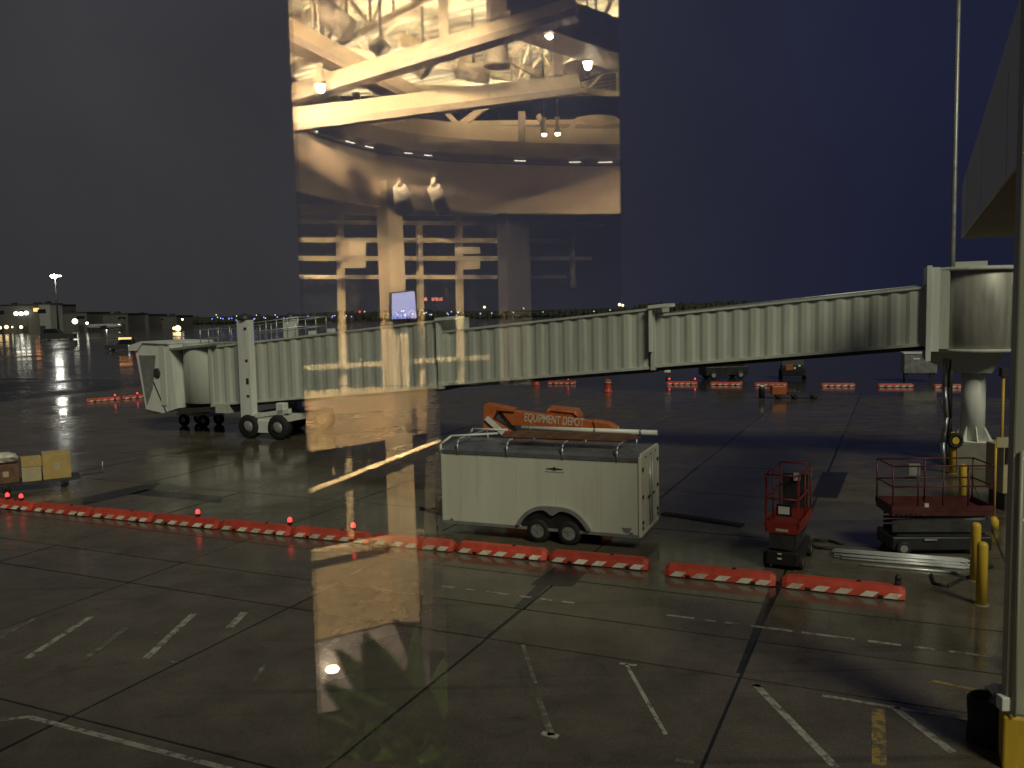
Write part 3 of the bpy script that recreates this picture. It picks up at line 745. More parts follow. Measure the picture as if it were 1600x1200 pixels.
for k in range(9):
    y = .42 + .115 * k + random.uniform(-.02, .02)
    L = random.uniform(3.2, 4.0); x0 = 1.75 + random.uniform(0, .35)
    lp = MB().box((L / 2, 0, 0), (L, .09, .045 + .03 * (k % 3))).build('plank', M['rust'])
    lp.location = tw(x0, y, Z1 + .385 + .003 * (k % 2)); lp.rotation_euler = (0, 0, tang + random.uniform(-.02, .02))
    tag(lp, 'weathered brown plank lying on the trailer roof rack', 'plank', 'brown planks on the trailer roof rack')

# ------------------------------------------------------------------ boom lift behind the trailer
bl0, bl1 = DP(762, 650, 29.5), DP(962, 669, 28.6)
bv = bl1 - bl0; bang = math.atan2(bv.y, bv.x)
bl = thing('boom_lift', 'orange boom lift lettered EQUIPMENT DEPOT parked behind the trailer', 'boom lift', (bl0.x, bl0.y, 0), bang)
Lb = math.hypot(bv.x, bv.y); zb0, zb1 = bl0.z, bl1.z
def bz(x): return zb0 + (zb1 - zb0) * x / Lb
mb = MB().prism([(.75, -.2, bz(.75) + .30), (.45, -.2, bz(.45) + .30), (.9, -.2, bz(.9) - .22), (Lb - .1, -.2, bz(Lb) - .20), (Lb, -.2, bz(Lb) + .12), (Lb - .7, -.2, bz(Lb - .7) + .18)], (0, .45, 0)).build('main_boom', M['orange'], bl, bevel=.02)
MB().prism([(-.08, -.28, bz(0) + .40), (.0, -.28, bz(0) + .46), (1.0, -.28, bz(1.0) + .36), (1.0, -.28, bz(1) + .26), (.4, -.28, bz(.4) + .26), (.22, -.28, bz(.2) - .1), (.95, -.28, bz(.95) - .42), (.85, -.28, bz(.85) - .55), (-.12, -.28, bz(0) - .45)], (0, .6, 0)).build('boom_knuckle', M['orange'], bl, bevel=.02)
MB().beam((.02, -.33, bz(0) - .02), (.62, -.33, bz(.6) - .50), .06, .17).build('tie_plate', M['white'], bl)
MB().beam((.45, -.1, bz(.4) + .2), (1.25, -.1, bz(1.2) - .75), .14, .14).build('lift_cylinder', M['black'], bl)
hd = MB().prism([(1.9, .35, bz(1.9) + .12), (2.05, .35, bz(2) + .42), (3.05, .35, bz(3) + .42), (3.2, .35, bz(3.2) + .2), (3.2, .35, 1.5), (1.9, .35, 1.5)], (0, 1.0, 0)).build('engine_hood', M['orange'], bl, bevel=.06)
MB().path([(1.95, .32, bz(1.9) + .2), (2.15, .32, bz(2.1) + .36), (2.95, .32, bz(2.9) + .36), (3.15, .32, bz(3.1) + .2)], .035, 8).build('hood_rail', M['orange'], hd)
MB().bbox((.6, -.3, .95), (4.2, 1.5, 1.5)).build('turntable', M['orange'], bl, bevel=.08)
MB().bbox((-.2, -.4, .5), (4.4, 1.6, .93)).build('chassis', M['dark_steel'], bl, bevel=.05)
for x in (.3, 3.9):
    for y in (-.45, 1.65):
        wh = MB().lathe((x, y, .48), [(.25, -.16), (.44, -.16), (.48, -.1), (.48, .1), (.44, .16), (.25, .16)], 24, 'Y', cap=False).build('wheel', M['rubber'], bl)
        MB().lathe((x, y, .48), [(.25, -.12), (.25, .12)], 16, 'Y').build('rim', M['orange'], wh)
MB().prism([(Lb - .75, -.26, bz(Lb - .7) + .22), (Lb - .2, -.26, bz(Lb) + .2), (Lb + .12, -.26, bz(Lb) + .02), (Lb + .1, -.26, bz(Lb) - .3), (Lb - .6, -.26, bz(Lb) - .3)], (0, .56, 0)).build('jib_head', M['orange'], bl, bevel=.03)
MB().box((Lb + .1, -.28, bz(Lb) - .04), (.08, .02, .26)).build('jib_plate', M['card_pale'], bl)
def text_mesh(s, size, m, parent, loc, rot, name='lettering', depth=.004, spacing=1.0):
    cu = bpy.data.curves.new(name, 'FONT'); cu.body = s; cu.size = size; cu.extrude = depth; cu.align_x = 'LEFT'; cu.space_character = spacing; cu.offset = size * .012
    tmp = bpy.data.objects.new('tmp', cu); col.objects.link(tmp)
    dg = bpy.context.evaluated_depsgraph_get(); dg.update()
    me = bpy.data.meshes.new_from_object(tmp.evaluated_get(dg))
    bpy.data.objects.remove(tmp)
    me.name = name; me.materials.clear(); me.materials.append(m)
    o = bpy.data.objects.new(name, me); col.objects.link(o); o.parent = parent
    o.matrix_local = Matrix.Translation(loc) @ rot
    return o
M['letter'] = mat('pale_lettering', (0.55, 0.47, 0.38), 0.6, 0, 0.25, 8)
slope = math.atan2(zb1 - zb0, Lb)
x0 = 1.32
text_mesh('EQUIPMENT DEPOT', .40, M['letter'], bl, (x0, -.206, bz(x0) - .02), Matrix.Rotation(R(90), 4, 'X') @ Matrix.Rotation(slope, 4, 'Z') @ Matrix.Scale(.58, 4, (1, 0, 0)), spacing=1.0)

# ------------------------------------------------------------------ scissor lifts
def scissor(name, label, loc, rz, L, Wd, red, frame, zdeck, ztop, end_view):
    s = thing(name, label, 'scissor lift', loc, rz)
    base = MB().bbox((-L / 2, -Wd / 2, .12), (L / 2, Wd / 2, .48)).build('base', M['black'], s, bevel=.04)
    for x in (-L / 2 + .28, L / 2 - .28):
        for y in (-Wd / 2 - .02, Wd / 2 + .02):
            wh = MB().lathe((x, y, .19), [(.1, -.06), (.18, -.06), (.19, -.04), (.19, .04), (.18, .06), (.1, .06)], 20, 'Y', cap=False).build('wheel', M['rubber'], s)
            MB().lathe((x, y, .19), [(.1, -.05), (.1, .05)], 14, 'Y').build('rim', M['rim'], wh)
    for k in range(4):
        z = .52 + k * (zdeck - .66) / 4
        for y in (-Wd / 2 + .1, Wd / 2 - .1):
            MB().beam((-L / 2 + .15, y, z), (L / 2 - .15, y, z + (.09 if k % 2 else -.02) + .03), .05, .07).build('scissor_arm', M['dark_steel'], s)
    dk = MB().bbox((-L / 2 - .02, -Wd / 2 - .02, zdeck - .12), (L / 2 + .02, Wd / 2 + .02, zdeck)).build('platform', red, s, bevel=.01)
    MB().bbox((-L / 2 - .03, -Wd / 2 - .03, zdeck), (L / 2 + .03, -Wd / 2 - .01, zdeck + .15)).build('toe_board', red, dk)
    MB().bbox((-L / 2 - .03, Wd / 2 + .01, zdeck), (L / 2 + .03, Wd / 2 + .03, zdeck + .15)).build('toe_board', red, dk)
    for x in (-L / 2, L / 2):
        MB().bbox((x - .012, -Wd / 2 + .02, zdeck + .001), (x + .012, Wd / 2 - .02, zdeck + .15)).build('toe_board', red, dk)
    posts = [(-L / 2, -Wd / 2), (L / 2, -Wd / 2), (-L / 2, Wd / 2), (L / 2, Wd / 2), (0, -Wd / 2), (0, Wd / 2)] + ([(L / 4, -Wd / 2), (-L / 4, -Wd / 2)] if L > 2.2 else [])
    for x, y in posts: MB().tube((x, y, zdeck), (x, y, ztop), .022, 8).build('rail_post', frame, s)
    for z in (ztop, (ztop + zdeck) / 2 + .06):
        for y in (-Wd / 2, Wd / 2): MB().tube((-L / 2, y, z), (L / 2, y, z), .022, 8).build('guard_rail', frame, s)
        for x in (-L / 2, L / 2): MB().tube((x, -Wd / 2, z), (x, Wd / 2, z), .022, 8).build('guard_rail', frame, s)
    return s
d1 = R(62)
sp = G(1221, 892) + Vector((math.cos(d1), math.sin(d1), 0)) * .95
s1 = scissor('scissor_lift', 'narrow red scissor lift seen end on beside the barriers', (sp.x, sp.y, 0), d1, 1.85, .78, M['red'], M['red'], 1.08, 2.38, True)
MB().bbox((-.94, -.30, .55), (-.92, .30, .96)).build('ladder_panel', M['dark_steel'], s1)
MB().bbox((-.965, -.36, .94), (-.945, .36, 1.10)).build('name_plate', M['red'], s1)
MB().bbox((-.972, -.16, .99), (-.967, .14, 1.055)).build('white_lettering', M['stripe'], s1)
MB().bbox((.90, -.32, 1.2), (.92, .32, 2.1)).build('mesh_panel', M['dark_steel'], s1)
MB().box((.86, -.05, 2.02), (.05, .16, .2)).build('notice', M['pvc'], s1)
MB().box((-.96, -.05, 1.52), (.03, .26, .18)).build('control_label', M['pvc'], s1)
MB().box((-.93, -.05, 1.52), (.03, .36, .30)).build('control_box', M['black'], s1)
for z in (.42, .30): MB().box((-.945, .05, z), (.02, .10, .035)).build('sticker', M['stripe'], s1)
for y in (-.38, .38): MB().beam((-.93, y, 1.2), (-.93, y, 2.3), .03, .05).build('gate_post', M['red'], s1)

sp = (G(1388, 868) + G(1550, 868)) / 2 + Vector((0.1, .6, 0))
s2 = scissor('scissor_lift', 'wide dull red scissor lift seen from its side by the bollards', (sp.x, sp.y, 0), R(-4), 2.5, 1.15, M['dark_red'], M['dark_red'], 1.15, 2.33, False)
MB().bbox((-1.26, -.60, .62), (1.2, -.585, .92)).build('side_panel', M['dark_steel'], s2)
MB().box((-.3, -.62, .42), (.32, .02, .05)).build('white_lettering', M['trim'], s2)
MB().box((-.33, .45, 2.05), (.3, .05, .32)).build('control_box', M['trim'], s2)
MB().box((-.42, -.605, 1.32), (.1, .03, .1)).build('sticker', M['stripe'], s2)
for k in range(6): MB().box((-1.15 + .12 * k, -.615, 1.08), (.06, .012, .05)).build('deck_hole', M['black'], s2)

# ------------------------------------------------------------------ loose pipes and cable by the scissor lifts
pa, pb = G(1306, 868), G(1512, 884)
pd = (pb - pa).normalized(); pn = Vector((-pd.y, pd.x, 0)); pang = math.atan2(pd.y, pd.x)
k = 0
for layer, n in ((0, 9), (1, 7), (2, 4)):
    for i in range(n):
        r = .028
        c = pa.lerp(pb, .5) + pn * ((i - n / 2 + .5) * .085) + pd * random.uniform(-.12, .12)
        o = MB().tube((-1.5, 0, 0), (1.5 + random.uniform(-.2, .1), 0, 0), r, 10).build('metal_pipe', M['conduit'])
        o.location = (c.x, c.y, r + .004 + layer * .05); o.rotation_euler = (0, 0, pang + random.uniform(-.02, .02))
        tag(o, 'bare metal pipe in the bundle on the ground by the bollards', 'pipe', 'metal pipes bundled on the ground')
p, q = G(1345, 884), G(1500, 897)
o = MB().tube(p + Vector((0, 0, .03)), q + Vector((0, 0, .03)), .03, 10).build('metal_pipe', M['conduit'])
tag(o, 'single bare metal pipe lying apart in front of the pipe bundle', 'pipe', 'metal pipes bundled on the ground')
cp = [G(*a) + Vector((0, 0, .04)) for a in ((1318, 852), (1295, 847), (1272, 846), (1264, 852), (1278, 858), (1305, 860), (1330, 862))]
o = MB().path(cp, .045, 8).build('black_cable', M['rubber']); tag(o, 'loop of black cable lying left of the pipe bundle', 'cable')
cp = [G(*a) + Vector((0, 0, .03)) for a in ((1455, 900), (1460, 914), (1480, 918), (1500, 908), (1515, 903), (1550, 886))]
o = MB().path(cp, .04, 8).build('black_cable', M['rubber']); tag(o, 'black cable curled in front of the pipe bundle by the bollard', 'cable')

# ------------------------------------------------------------------ cart and cartons at the left
ca, cb = G(0, 790), G(118, 765)
cv = (cb - ca).normalized(); cang = R(30)
cc = DP(70, 760, 33.2)
fc = thing('flat_cart', 'low flat cart carrying cardboard cartons at the left edge', 'cart', (cc.x, cc.y, 0), cang)
MB().bbox((-1.9, -.65, .26), (1.25, .75, .34)).build('deck', M['dark_steel'], fc)
for x in (-1.3, .7):
    for y in (-.6, .65):
        wh = MB().lathe((x, y, .13), [(.06, -.05), (.13, -.05), (.13, .05), (.06, .05)], 18, 'Y', cap=False).build('wheel', M['rubber'], fc)
MB().beam((1.25, 0, .30), (2.1, 0, .34), .05, .06).build('drawbar', M['dark_steel'], fc)
MB().tube((2.1, 0, .30), (2.1, 0, .8), .025, 8).build('drawbar_handle', M['steel'], fc)
def carton(x, y, z, sx, sy, sz, m, lab, rot=0.0):
    c, s = math.cos(cang), math.sin(cang)
    o = thing('carton', lab, 'carton', (cc.x + c * x - s * y, cc.y + s * x + c * y, z), cang + rot, 'cartons on the flat cart')
    MB().box((0, 0, sz / 2), (sx, sy, sz)).build('carton_body', m, o, bevel=.02)
    MB().box((0, 0, sz + .002), (sx * .98, .07, .006)).build('tape', M['wrap'], o)
    MB().box((0, -sy / 2 - .003, sz * .5), (sx * .22, .004, sz * .3)).build('carton_label', M['card_pale'], o)
    return o
carton(.45, -.02, .345, .98, .95, 1.0, M['card'], 'tall tan carton at the right end of the flat cart')
carton(-.42, -.15, .345, .66, .8, .55, M['card_pale'], 'pale lower carton next to the tall tan carton')
carton(-.42, -.1, 0.905, .7, .8, .34, M['card'], 'small tan carton on top of the pale carton', .05)
carton(-1.3, 0, .345, .9, .9, .72, M['rust'], 'dark brown carton at the left end of the flat cart', .04)
mb = MB()
o = thing('wrap_bundle', 'crumpled white plastic bundle on the dark carton at the left edge', 'plastic wrap', (cc.x - 1.3 * math.cos(cang), cc.y - 1.3 * math.sin(cang), 1.07))
pts, fs = [], []
for i in range(8):
    for j in range(12):
        t, a = math.pi * i / 7, 2 * math.pi * j / 12
        r = .32 * (1 + .35 * random.random())
        pts.append((1.3 * r * math.sin(t) * math.cos(a), r * math.sin(t) * math.sin(a), .22 + .22 * math.cos(t)))
for i in range(7):
    for j in range(12): fs.append((i * 12 + j, i * 12 + (j + 1) % 12, (i + 1) * 12 + (j + 1) % 12, (i + 1) * 12 + j))
MB().add(pts, fs).build('crumpled_sheet', M['wrap'], o)

# ------------------------------------------------------------------ things beyond the jet bridge
def drum(p, label, z=1.05):
    b = thing('traffic_drum', label, 'traffic drum', (p.x, p.y, 0), 0, 'orange drums beyond the jet bridge')
    MB().lathe((0, 0, 0), [(.36, 0), (.36, .08), (.29, .1), (.27, .5), (.25, .95), (.2, z)], 20).build('drum_body', M['barrier'], b)
    for h in (.35, .72): MB().lathe((0, 0, 0), [(.285, h), (.278, h + .12)], 20).build('reflective_band', M['stripe' if h > .5 else 'barrier'], b)
drum(G(950, 613), 'orange traffic drum standing alone on the wet apron beyond the bridge')
drum(G(838, 602), 'orange drum half hidden under the jet bridge near the far barrier')
def vehicle(name, label, cat, p, rz, L, Wd, H, bodym, cabf=.4):
    v = thing(name, label, cat, (p.x, p.y, 0), rz)
    MB().bbox((-L / 2, -Wd / 2, .35), (L / 2, Wd / 2, H * .55)).build('body', bodym, v, bevel=.06)
    c = MB().prism([(-L * .12, -Wd / 2 + .05, H * .55), (L * .02, -Wd / 2 + .05, H), (L * .40, -Wd / 2 + .05, H), (L * .45, -Wd / 2 + .05, H * .55)], (0, Wd - .1, 0)).build('cab', bodym, v, bevel=.04)
    MB().prism([(-L * .06, -Wd / 2 + .04, H * .60), (L * .035, -Wd / 2 + .04, H * .93), (L * .36, -Wd / 2 + .04, H * .93), (L * .40, -Wd / 2 + .04, H * .60)], (0, Wd - .08, 0)).build('cab_glass', M['glass_dark'], c)
    for x in (-L * .32, L * .32):
        for y in (-Wd / 2, Wd / 2):
            wh = MB().lathe((x, y, .4), [(.2, -.12), (.37, -.12), (.4, -.08), (.4, .08), (.37, .12), (.2, .12)], 20, 'Y', cap=False).build('wheel', M['rubber'], v)
            MB().lathe((x, y, .4), [(.2, -.09), (.2, .09)], 14, 'Y').build('rim', M['rim'], wh)
    return v
vehicle('tow_tractor', 'dark tow tractor under the jet bridge, left of the one with orange', 'tractor', G(1135, 593) + Vector((0, 1.2, 0)), R(8), 4.0, 1.9, 2.1, M['black'])
v = vehicle('tow_tractor', 'dark tow tractor with an orange panel under the jet bridge', 'tractor', G(1245, 593) + Vector((0, 1.2, 0)), R(75), 3.2, 2.0, 2.1, M['black'])
MB().box((-1.62, .35, 1.1), (.05, .55, .5)).build('orange_panel', M['orange'], v, bevel=.05)
for y, z in ((-.5, 1.25), (-.1, 1.05)): MB().box((-1.62, y, z), (.05, .18, .16)).build('lamp', M['pvc'], v)
bx = thing('cargo_container', 'grey cargo container on legs just left of the rotunda column', 'container', (G(1440, 598) + Vector((.3, 1.2, 0))).to_tuple(), R(-16))
MB().box((0, 0, 1.55), (2.5, 1.8, 1.6)).build('shell', M['trim'], bx, bevel=.05)
MB().box((0, 0, 2.4), (2.6, 1.9, .1)).build('lid', M['fascia'], bx)
for x in (-1, 1):
    for y in (-.7, .7): MB().box((x, y, .37), (.12, .12, .74)).build('leg', M['dark_steel'], bx)
MB().box((-.3, -.92, 1.95), (.5, .02, .12)).build('pale_label', M['pvc'], bx)
p = G(1216, 623)
v = thing('small_orange_cart', 'small orange cart with a dark flat bed beyond the bridge', 'cart', (p.x, p.y, 0), R(-8))
MB().bbox((-.5, -.4, .3), (.5, .5, .95)).build('orange_hopper', M['orange'], v, bevel=.08)
MB().bbox((.6, -.5, .3), (2.8, .5, .42)).build('flat_bed', M['dark_steel'], v)
MB().beam((.5, 0, .36), (.62, 0, .36), .1, .08).build('coupling', M['dark_steel'], v)
for x in (0, 1.1, 2.4):
    for y in (-.45, .45): MB().lathe((x, y, .17), [(.08, -.05), (.17, -.05), (.17, .05), (.08, .05)], 14, 'Y', cap=False).build('wheel', M['rubber'], v)
p = G(1190, 622)
v = thing('marker_post', 'short dark post with a pale top left of the orange cart', 'post', (p.x, p.y, 0))
MB().lathe((0, 0, 0), [(.22, 0), (.2, .75), (.17, .8)], 14).build('post', M['black'], v)
MB().lathe((0, 0, 0), [(.16, .8), (.13, .92), (0, .94)], 14).build('pale_top', M['pvc'], v)
p = G(1043, 601)
v = thing('sign_stand', 'dark stand with a white top behind the far barrier at the bridge joint', 'sign', (p.x, p.y + .5, 0))
MB().tube((0, 0, 0), (0, 0, 1.1), .05, 8).build('stand', M['black'], v)
MB().box((.1, 0, 1.15), (.5, .05, .28)).build('plate', M['pvc'], v)
p = G(325, 664)
v = thing('baggage_dolly', 'small pale dolly with dark wheels under the jet bridge cab', 'dolly', (p.x - .3, p.y, 0), R(-25))
MB().bbox((-1.5, -.6, .62), (1.2, .6, .78)).build('deck', M['panel'], v)
MB().box((-.2, 0, 1.05), (.9, .9, .5)).build('toolbox', M['panel_dark'], v, bevel=.04)
for x in (-.9, .7):
    for y in (-.6, .6):
        wh = MB().lathe((x, y, .36), [(.16, -.1), (.36, -.1), (.36, .1), (.16, .1)], 18, 'Y', cap=False).build('wheel', M['rubber'], v)
        MB().lathe((x, y, .36), [(.16, -.08), (.16, .08)], 12, 'Y').build('rim', M['rim'], wh)

# ------------------------------------------------------------------ far left: terminal, mast lamp, vehicles; treeline; runway lights
def gx(px, dep):    # ground x at a depth, seen at column px near the horizon
    return DP(px, 500, dep).x
def building(label, px0, px1, dep, ytop, m, depth_m, windows=()):
    x0, x1 = gx(px0, dep), gx(px1, dep)
    h = DP((px0 + px1) / 2, ytop, dep).z
    b = thing('terminal_building', label, 'building', ((x0 + x1) / 2, dep, 0), 0, 'buildings beyond the apron at the left')
    w = x1 - x0
    MB().bbox((-w / 2, 0, 0), (w / 2, depth_m, h)).build('wall', m, b)
    MB().bbox((-w / 2 - .4, -.4, h), (w / 2 + .4, depth_m, h + .5)).build('roof_edge', M['far_dark'], b)
    for q in range(max(1, int(w / 14))):
        MB().box((-w / 2 + w * (q + .3 + .4 * random.random()) / max(1, int(w / 14)), depth_m * .3, h + 1.1), (2 + 2 * random.random(), 2.5, 1.2)).build('roof_unit', M['far_dark'], b)
    n = max(2, int(w / 7))
    for i in range(n):
        if i % 2: continue
        x = -w / 2 + (i + .5) * w / n
        MB().bbox((x - 1.5, -.12, 0), (x + 1.5, -.02, min(4.0, h * .45))).build('door', M['far_dark'], b)
        MB().bbox((x - 2.4, -.12, h * .68), (x + 2.4, -.02, h * .82)).build('window', M['glass_dark'], b)
    return b, h
bA, hA = building('tall dim terminal block at the far left with three round lit lamps', -120, 66, 505, 478, M['far_wall'], 40)
bB, hB = building('pale square block beside the tall terminal at the far left', 62, 79, 500, 475, M['far_pale'], 14)
bC, hC = building('long low dim terminal wing right of the pale block', 79, 136, 515, 489, M['far_wall'], 30)
bD, hD = building('low dim hangar in the middle of the far left buildings', 145, 200, 535, 491, M['far_wall'], 30)
bE, hE = building('small far hangar second from the right of the left buildings', 203, 232, 560, 492, M['far_wall'], 30)
bF, hF = building('small far hangar at the right end of the left buildings', 241, 276, 580, 494, M['far_wall'], 30)
def far_lamp(px, py, dep, r, m, label, cat='lamp', pole=True, group='lit lamps at the far left terminal'):
    p = DP(px, py, dep)
    o = thing('area_lamp', label, cat, (p.x, p.y, 0), 0, group)
    MB().lathe((0, 0, p.z), [(0, -r), (r * .7, -r * .7), (r, 0), (r * .7, r * .7), (0, r)], 12).build('globe', m, o)
    if pole: MB().tube((0, .3, 0), (0, .3, p.z), .12, 6).build('pole', M['far_dark'], o)
    return o
for px, lab in ((25, 'left'), (33, 'middle'), (41, 'right')): far_lamp(px, 490 if px < 40 else 489, 503, 1.25, M['lamp_far'], 'round pale lamp on the tall far terminal, %s of three' % lab)
pw = DP(55, 484, 503)
ow = MB().box((pw.x + bA.location.x * 0 - bA.location.x, -.3, pw.z), (4.0, .2, 2.0)).build('lit_window', M['lamp_amber'], bA)
for px, py, r, m, lab in ((0, 512, .9, 'lamp_warm', 'warm lamp at the left picture edge below the terminal'), (10, 511, 1.1, 'lamp_warm', 'warm lamp second from the left edge below the terminal'), (19, 511, .5, 'lamp_far', 'small white lamp third from the left edge below the terminal'),
                          (33, 511, .9, 'lamp_far', 'white lamp below the three round terminal lamps'), (117, 502, 1.6, 'lamp_far', 'brightest pale lamp on the long low terminal wing'), (136, 505, .8, 'lamp_far', 'white lamp at the right end of the low terminal wing'),
                          (186, 506, .75, 'lamp_far', 'white lamp in front of the low hangar'), (285, 499, .6, 'lamp_far', 'small white lamp right of the last far hangar'), (166, 516, .5, 'lamp_far', 'small low white lamp left of the parked van')):
    far_lamp(px, py, 498, r, M[m], lab, pole=py < 508)
fl = far_lamp(278, 513, 430, 1.5, M['lamp_warm'], 'bright warm floodlight low on the field with a streak on the wet ground', pole=False)
fl2 = far_lamp(272, 513, 432, .8, M['lamp_warm'], 'small warm lamp touching the bright field floodlight', pole=False)
mp = DP(86, 432, 430)
ml = thing('floodlight_mast', 'tall floodlight mast with two bright white lamps at the far left', 'mast', (mp.x, mp.y, 0))
MB().lathe((0, 0, 0), [(.5, 0), (.25, mp.z + 1)], 10).build('pole', M['far_dark'], ml)
MB().box((.8, 0, mp.z), (5.0, .4, .5)).build('crossarm', M['far_dark'], ml)
MB().lathe((-.3, -.6, mp.z), [(0, -1.0), (1.2, -.7), (1.55, 0), (1.2, .7), (0, 1.0)], 14).build('lamp_head', M['lamp_white'], ml)
MB().lathe((2.6, -.6, mp.z + .2), [(0, -.5), (.8, -.3), (.9, 0), (.6, .4), (0, .5)], 12).build('lamp_head', M['lamp_far'], ml)
def truck(px, py, label, beacon=True):
    p = G(px, py)
    v = vehicle('service_truck', label, 'truck', p, R(10), 6.0, 2.2, 2.4, M['far_dark'])
    if beacon: MB().box((.8, 0, 2.55), (2.4, .8, .45)).build('beacon_bar', M['lamp_amber'], v)
    MB().box((3.05, -.6, 1.0), (.1, .4, .4)).build('tail_lamp', M['lamp_red'], v)
    MB().box((3.05, .6, 1.0), (.1, .4, .4)).build('tail_lamp', M['lamp_red'], v)
    MB().box((1.8, -1.15, 1.0), (.3, .1, .3)).build('side_lamp', M['lamp_small'], v)
    return v
truck(190, 548, 'dark service truck with an amber beacon far left of the cab')
pp = G(164, 519)
ac = thing('parked_aircraft', 'dim pale small airliner parked in front of the far low hangar', 'aircraft', (pp.x, pp.y, 0), R(8))
MB().lathe((0, 0, 3.2), [(.2, -9), (.9, -8.2), (1.35, -6.5), (1.4, 3), (1.1, 6), (.4, 9.2)], 18, 'X').build('fuselage', M['far_pale'], ac)
MB().prism([(6.5, -.12, 4.2), (9.3, -.12, 4.0), (9.9, -.12, 7.2), (8.6, -.12, 7.2)], (0, .24, 0)).build('tail_fin', M['far_wall'], ac)
MB().prism([(-1.5, -9, 3.3), (1.2, -9, 3.4), (2.0, 9, 3.4), (-2.2, 9, 3.3)], (0, 0, .25)).build('wing', M['far_wall'], ac)
for x, y in ((-6, 0), (1, 1.6), (1, -1.6)): MB().tube((x, y, 0), (x, y, 2.4), .22, 8).build('landing_gear', M['far_dark'], ac)
v = vehicle('airfield_truck', 'dark vehicle with headlights shining on the wet ground below the terminal', 'truck', G(92, 531), R(195), 11, 4, 4.0, M['far_dark'])
MB().box((5.6, -.9, 1.2), (.12, .9, .6)).build('headlight', M['lamp_far'], v); MB().box((5.6, .9, 1.2), (.12, .9, .6)).build('headlight', M['lamp_far'], v)

tl = MB()
rnd = random.Random(3)
for row in range(3):
    for i in range(520):
        px = -60 + i * 3.3 + rnd.uniform(-2, 2)
        dep = 900 + row * 40 + rnd.uniform(-15, 15)
        base = DP(px, 480, dep); hgt = (5.5 + (px > 1000) * 2 + (px < 480) * 1.5) + 3.8 * rnd.random() + 2.2 * math.sin(px * .013) + 1.2 * math.sin(px * .05 + row)
        r = rnd.uniform(2.5, 4.5)
        n = 6
        pts = []
        for z, k in ((0, .8), (hgt * .35, 1.1), (hgt * .7, .85), (hgt * .92, .4)):
            for a in range(n):
                t = 2 * math.pi * a / n + rnd.random() * .5
                kk = k * rnd.uniform(.75, 1.2)
                pts.append((base.x + r * kk * math.cos(t), dep + r * kk * math.sin(t), z * rnd.uniform(.93, 1.07)))
        pts.append((base.x, dep, hgt))
        fs = [(q * n + a, q * n + (a + 1) % n, (q + 1) * n + (a + 1) % n, (q + 1) * n + a) for q in range(3) for a in range(n)] + [(3 * n + a, 3 * n + (a + 1) % n, 4 * n) for a in range(n)]
        tl.add(pts, fs)
me = bpy.data.meshes.new('treeline'); me.from_pydata(tl.v, [], tl.f); me.materials.append(M['tree'])
o = bpy.data.objects.new('treeline', me); col.objects.link(o); tag(o, 'dark line of trees along the horizon', 'trees', kind='stuff')
hill = MB().prism([(-1800, 1050, 0), (1800, 1050, 0), (1800, 1050, 8.5), (-1800, 1050, 7.0)], (0, 200, 0)).build('low_hill', M['tree']); tag(hill, kind='structure')

def field_light(px, py, m, dep, r, label, grp):
    p = DP(px, py, dep)
    o = thing('taxiway_light', label, 'taxiway light', (p.x, p.y, 0), 0, grp)
    MB().tube((0, 0, 0), (0, 0, max(.2, p.z - r)), r * .3, 6).build('stake', M['far_dark'], o)
    MB().lathe((0, 0, p.z), [(0, -r), (r, -.2 * r), (r * .8, .6 * r), (0, r)], 8).build('lens', m, o)
rnd = random.Random(11)
LB, LW = 'tiny blue light among the far taxiway lights on the horizon', 'tiny white light among the far taxiway lights on the horizon'
for i in range(24):
    px = rnd.choice([rnd.uniform(470, 620), rnd.uniform(610, 720), rnd.uniform(330, 470)])
    field_light(px, 503 - .021 * px + rnd.uniform(1.0, 5.0), M['lamp_blue'], rnd.uniform(480, 620), .42, LB, 'far blue taxiway lights')
for i in range(26):
    px = rnd.choice([rnd.uniform(480, 800), rnd.uniform(335, 470), rnd.uniform(620, 960)])
    field_light(px, 503 - .021 * px + rnd.uniform(-4.5, 3.5), M['lamp_small'], rnd.uniform(480, 620), .36, LW, 'far white taxiway lights')
for px, py, m, r, lab in ((968, 476, 'lamp_warm', 1.0, 'warm light above the jet bridge joint on the horizon, left of a pair'), (973, 477, 'lamp_warm', .8, 'warm light above the jet bridge joint on the horizon, right of a pair'),
                          (757, 480, 'lamp_warm', .75, 'single warm yellow light on the horizon right of the reflected column'), (562, 487, 'lamp_red', .6, 'single tiny red light on the horizon left of the reflected column')):
    far_lamp(px, py, 560, r, M[m], lab, 'lamp', True, 'lamps on the horizon')

# ------------------------------------------------------------------ the hall the picture is taken from: window wall, and the lit hall that mirrors in one of its panes
YAW, PD = R(15), 0.9
PN, PT = Vector((math.sin(YAW), math.cos(YAW), 0)), Vector((math.cos(YAW), -math.sin(YAW), 0))
CAMP = Vector((0, 0, CAM_H))
def pane_hit(px, py):
    d = ray(px, py); q = d * (PD / d.dot(PN))
    return q.dot(PT), CAM_H + q.z
def pw(t, z, off=0.0):
    q = PN * (PD + off) + PT * t
    return Vector((q.x, q.y, z))
def mirror(p):
    """a point seen in the pane -> where it really stands in the hall"""
    p = Vector(p); k = p.dot(PN) - PD
    return p - PN * (2 * k)
class VB(MB):
    def build(self, name, m, parent=None, bevel=0.0):
        self.v = [tuple(mirror(p)) for p in self.v]
        if parent is not None: self.v = [tuple(Vector(p) - parent.location) for p in self.v]
        return MB.build(self, name, m, parent, bevel)

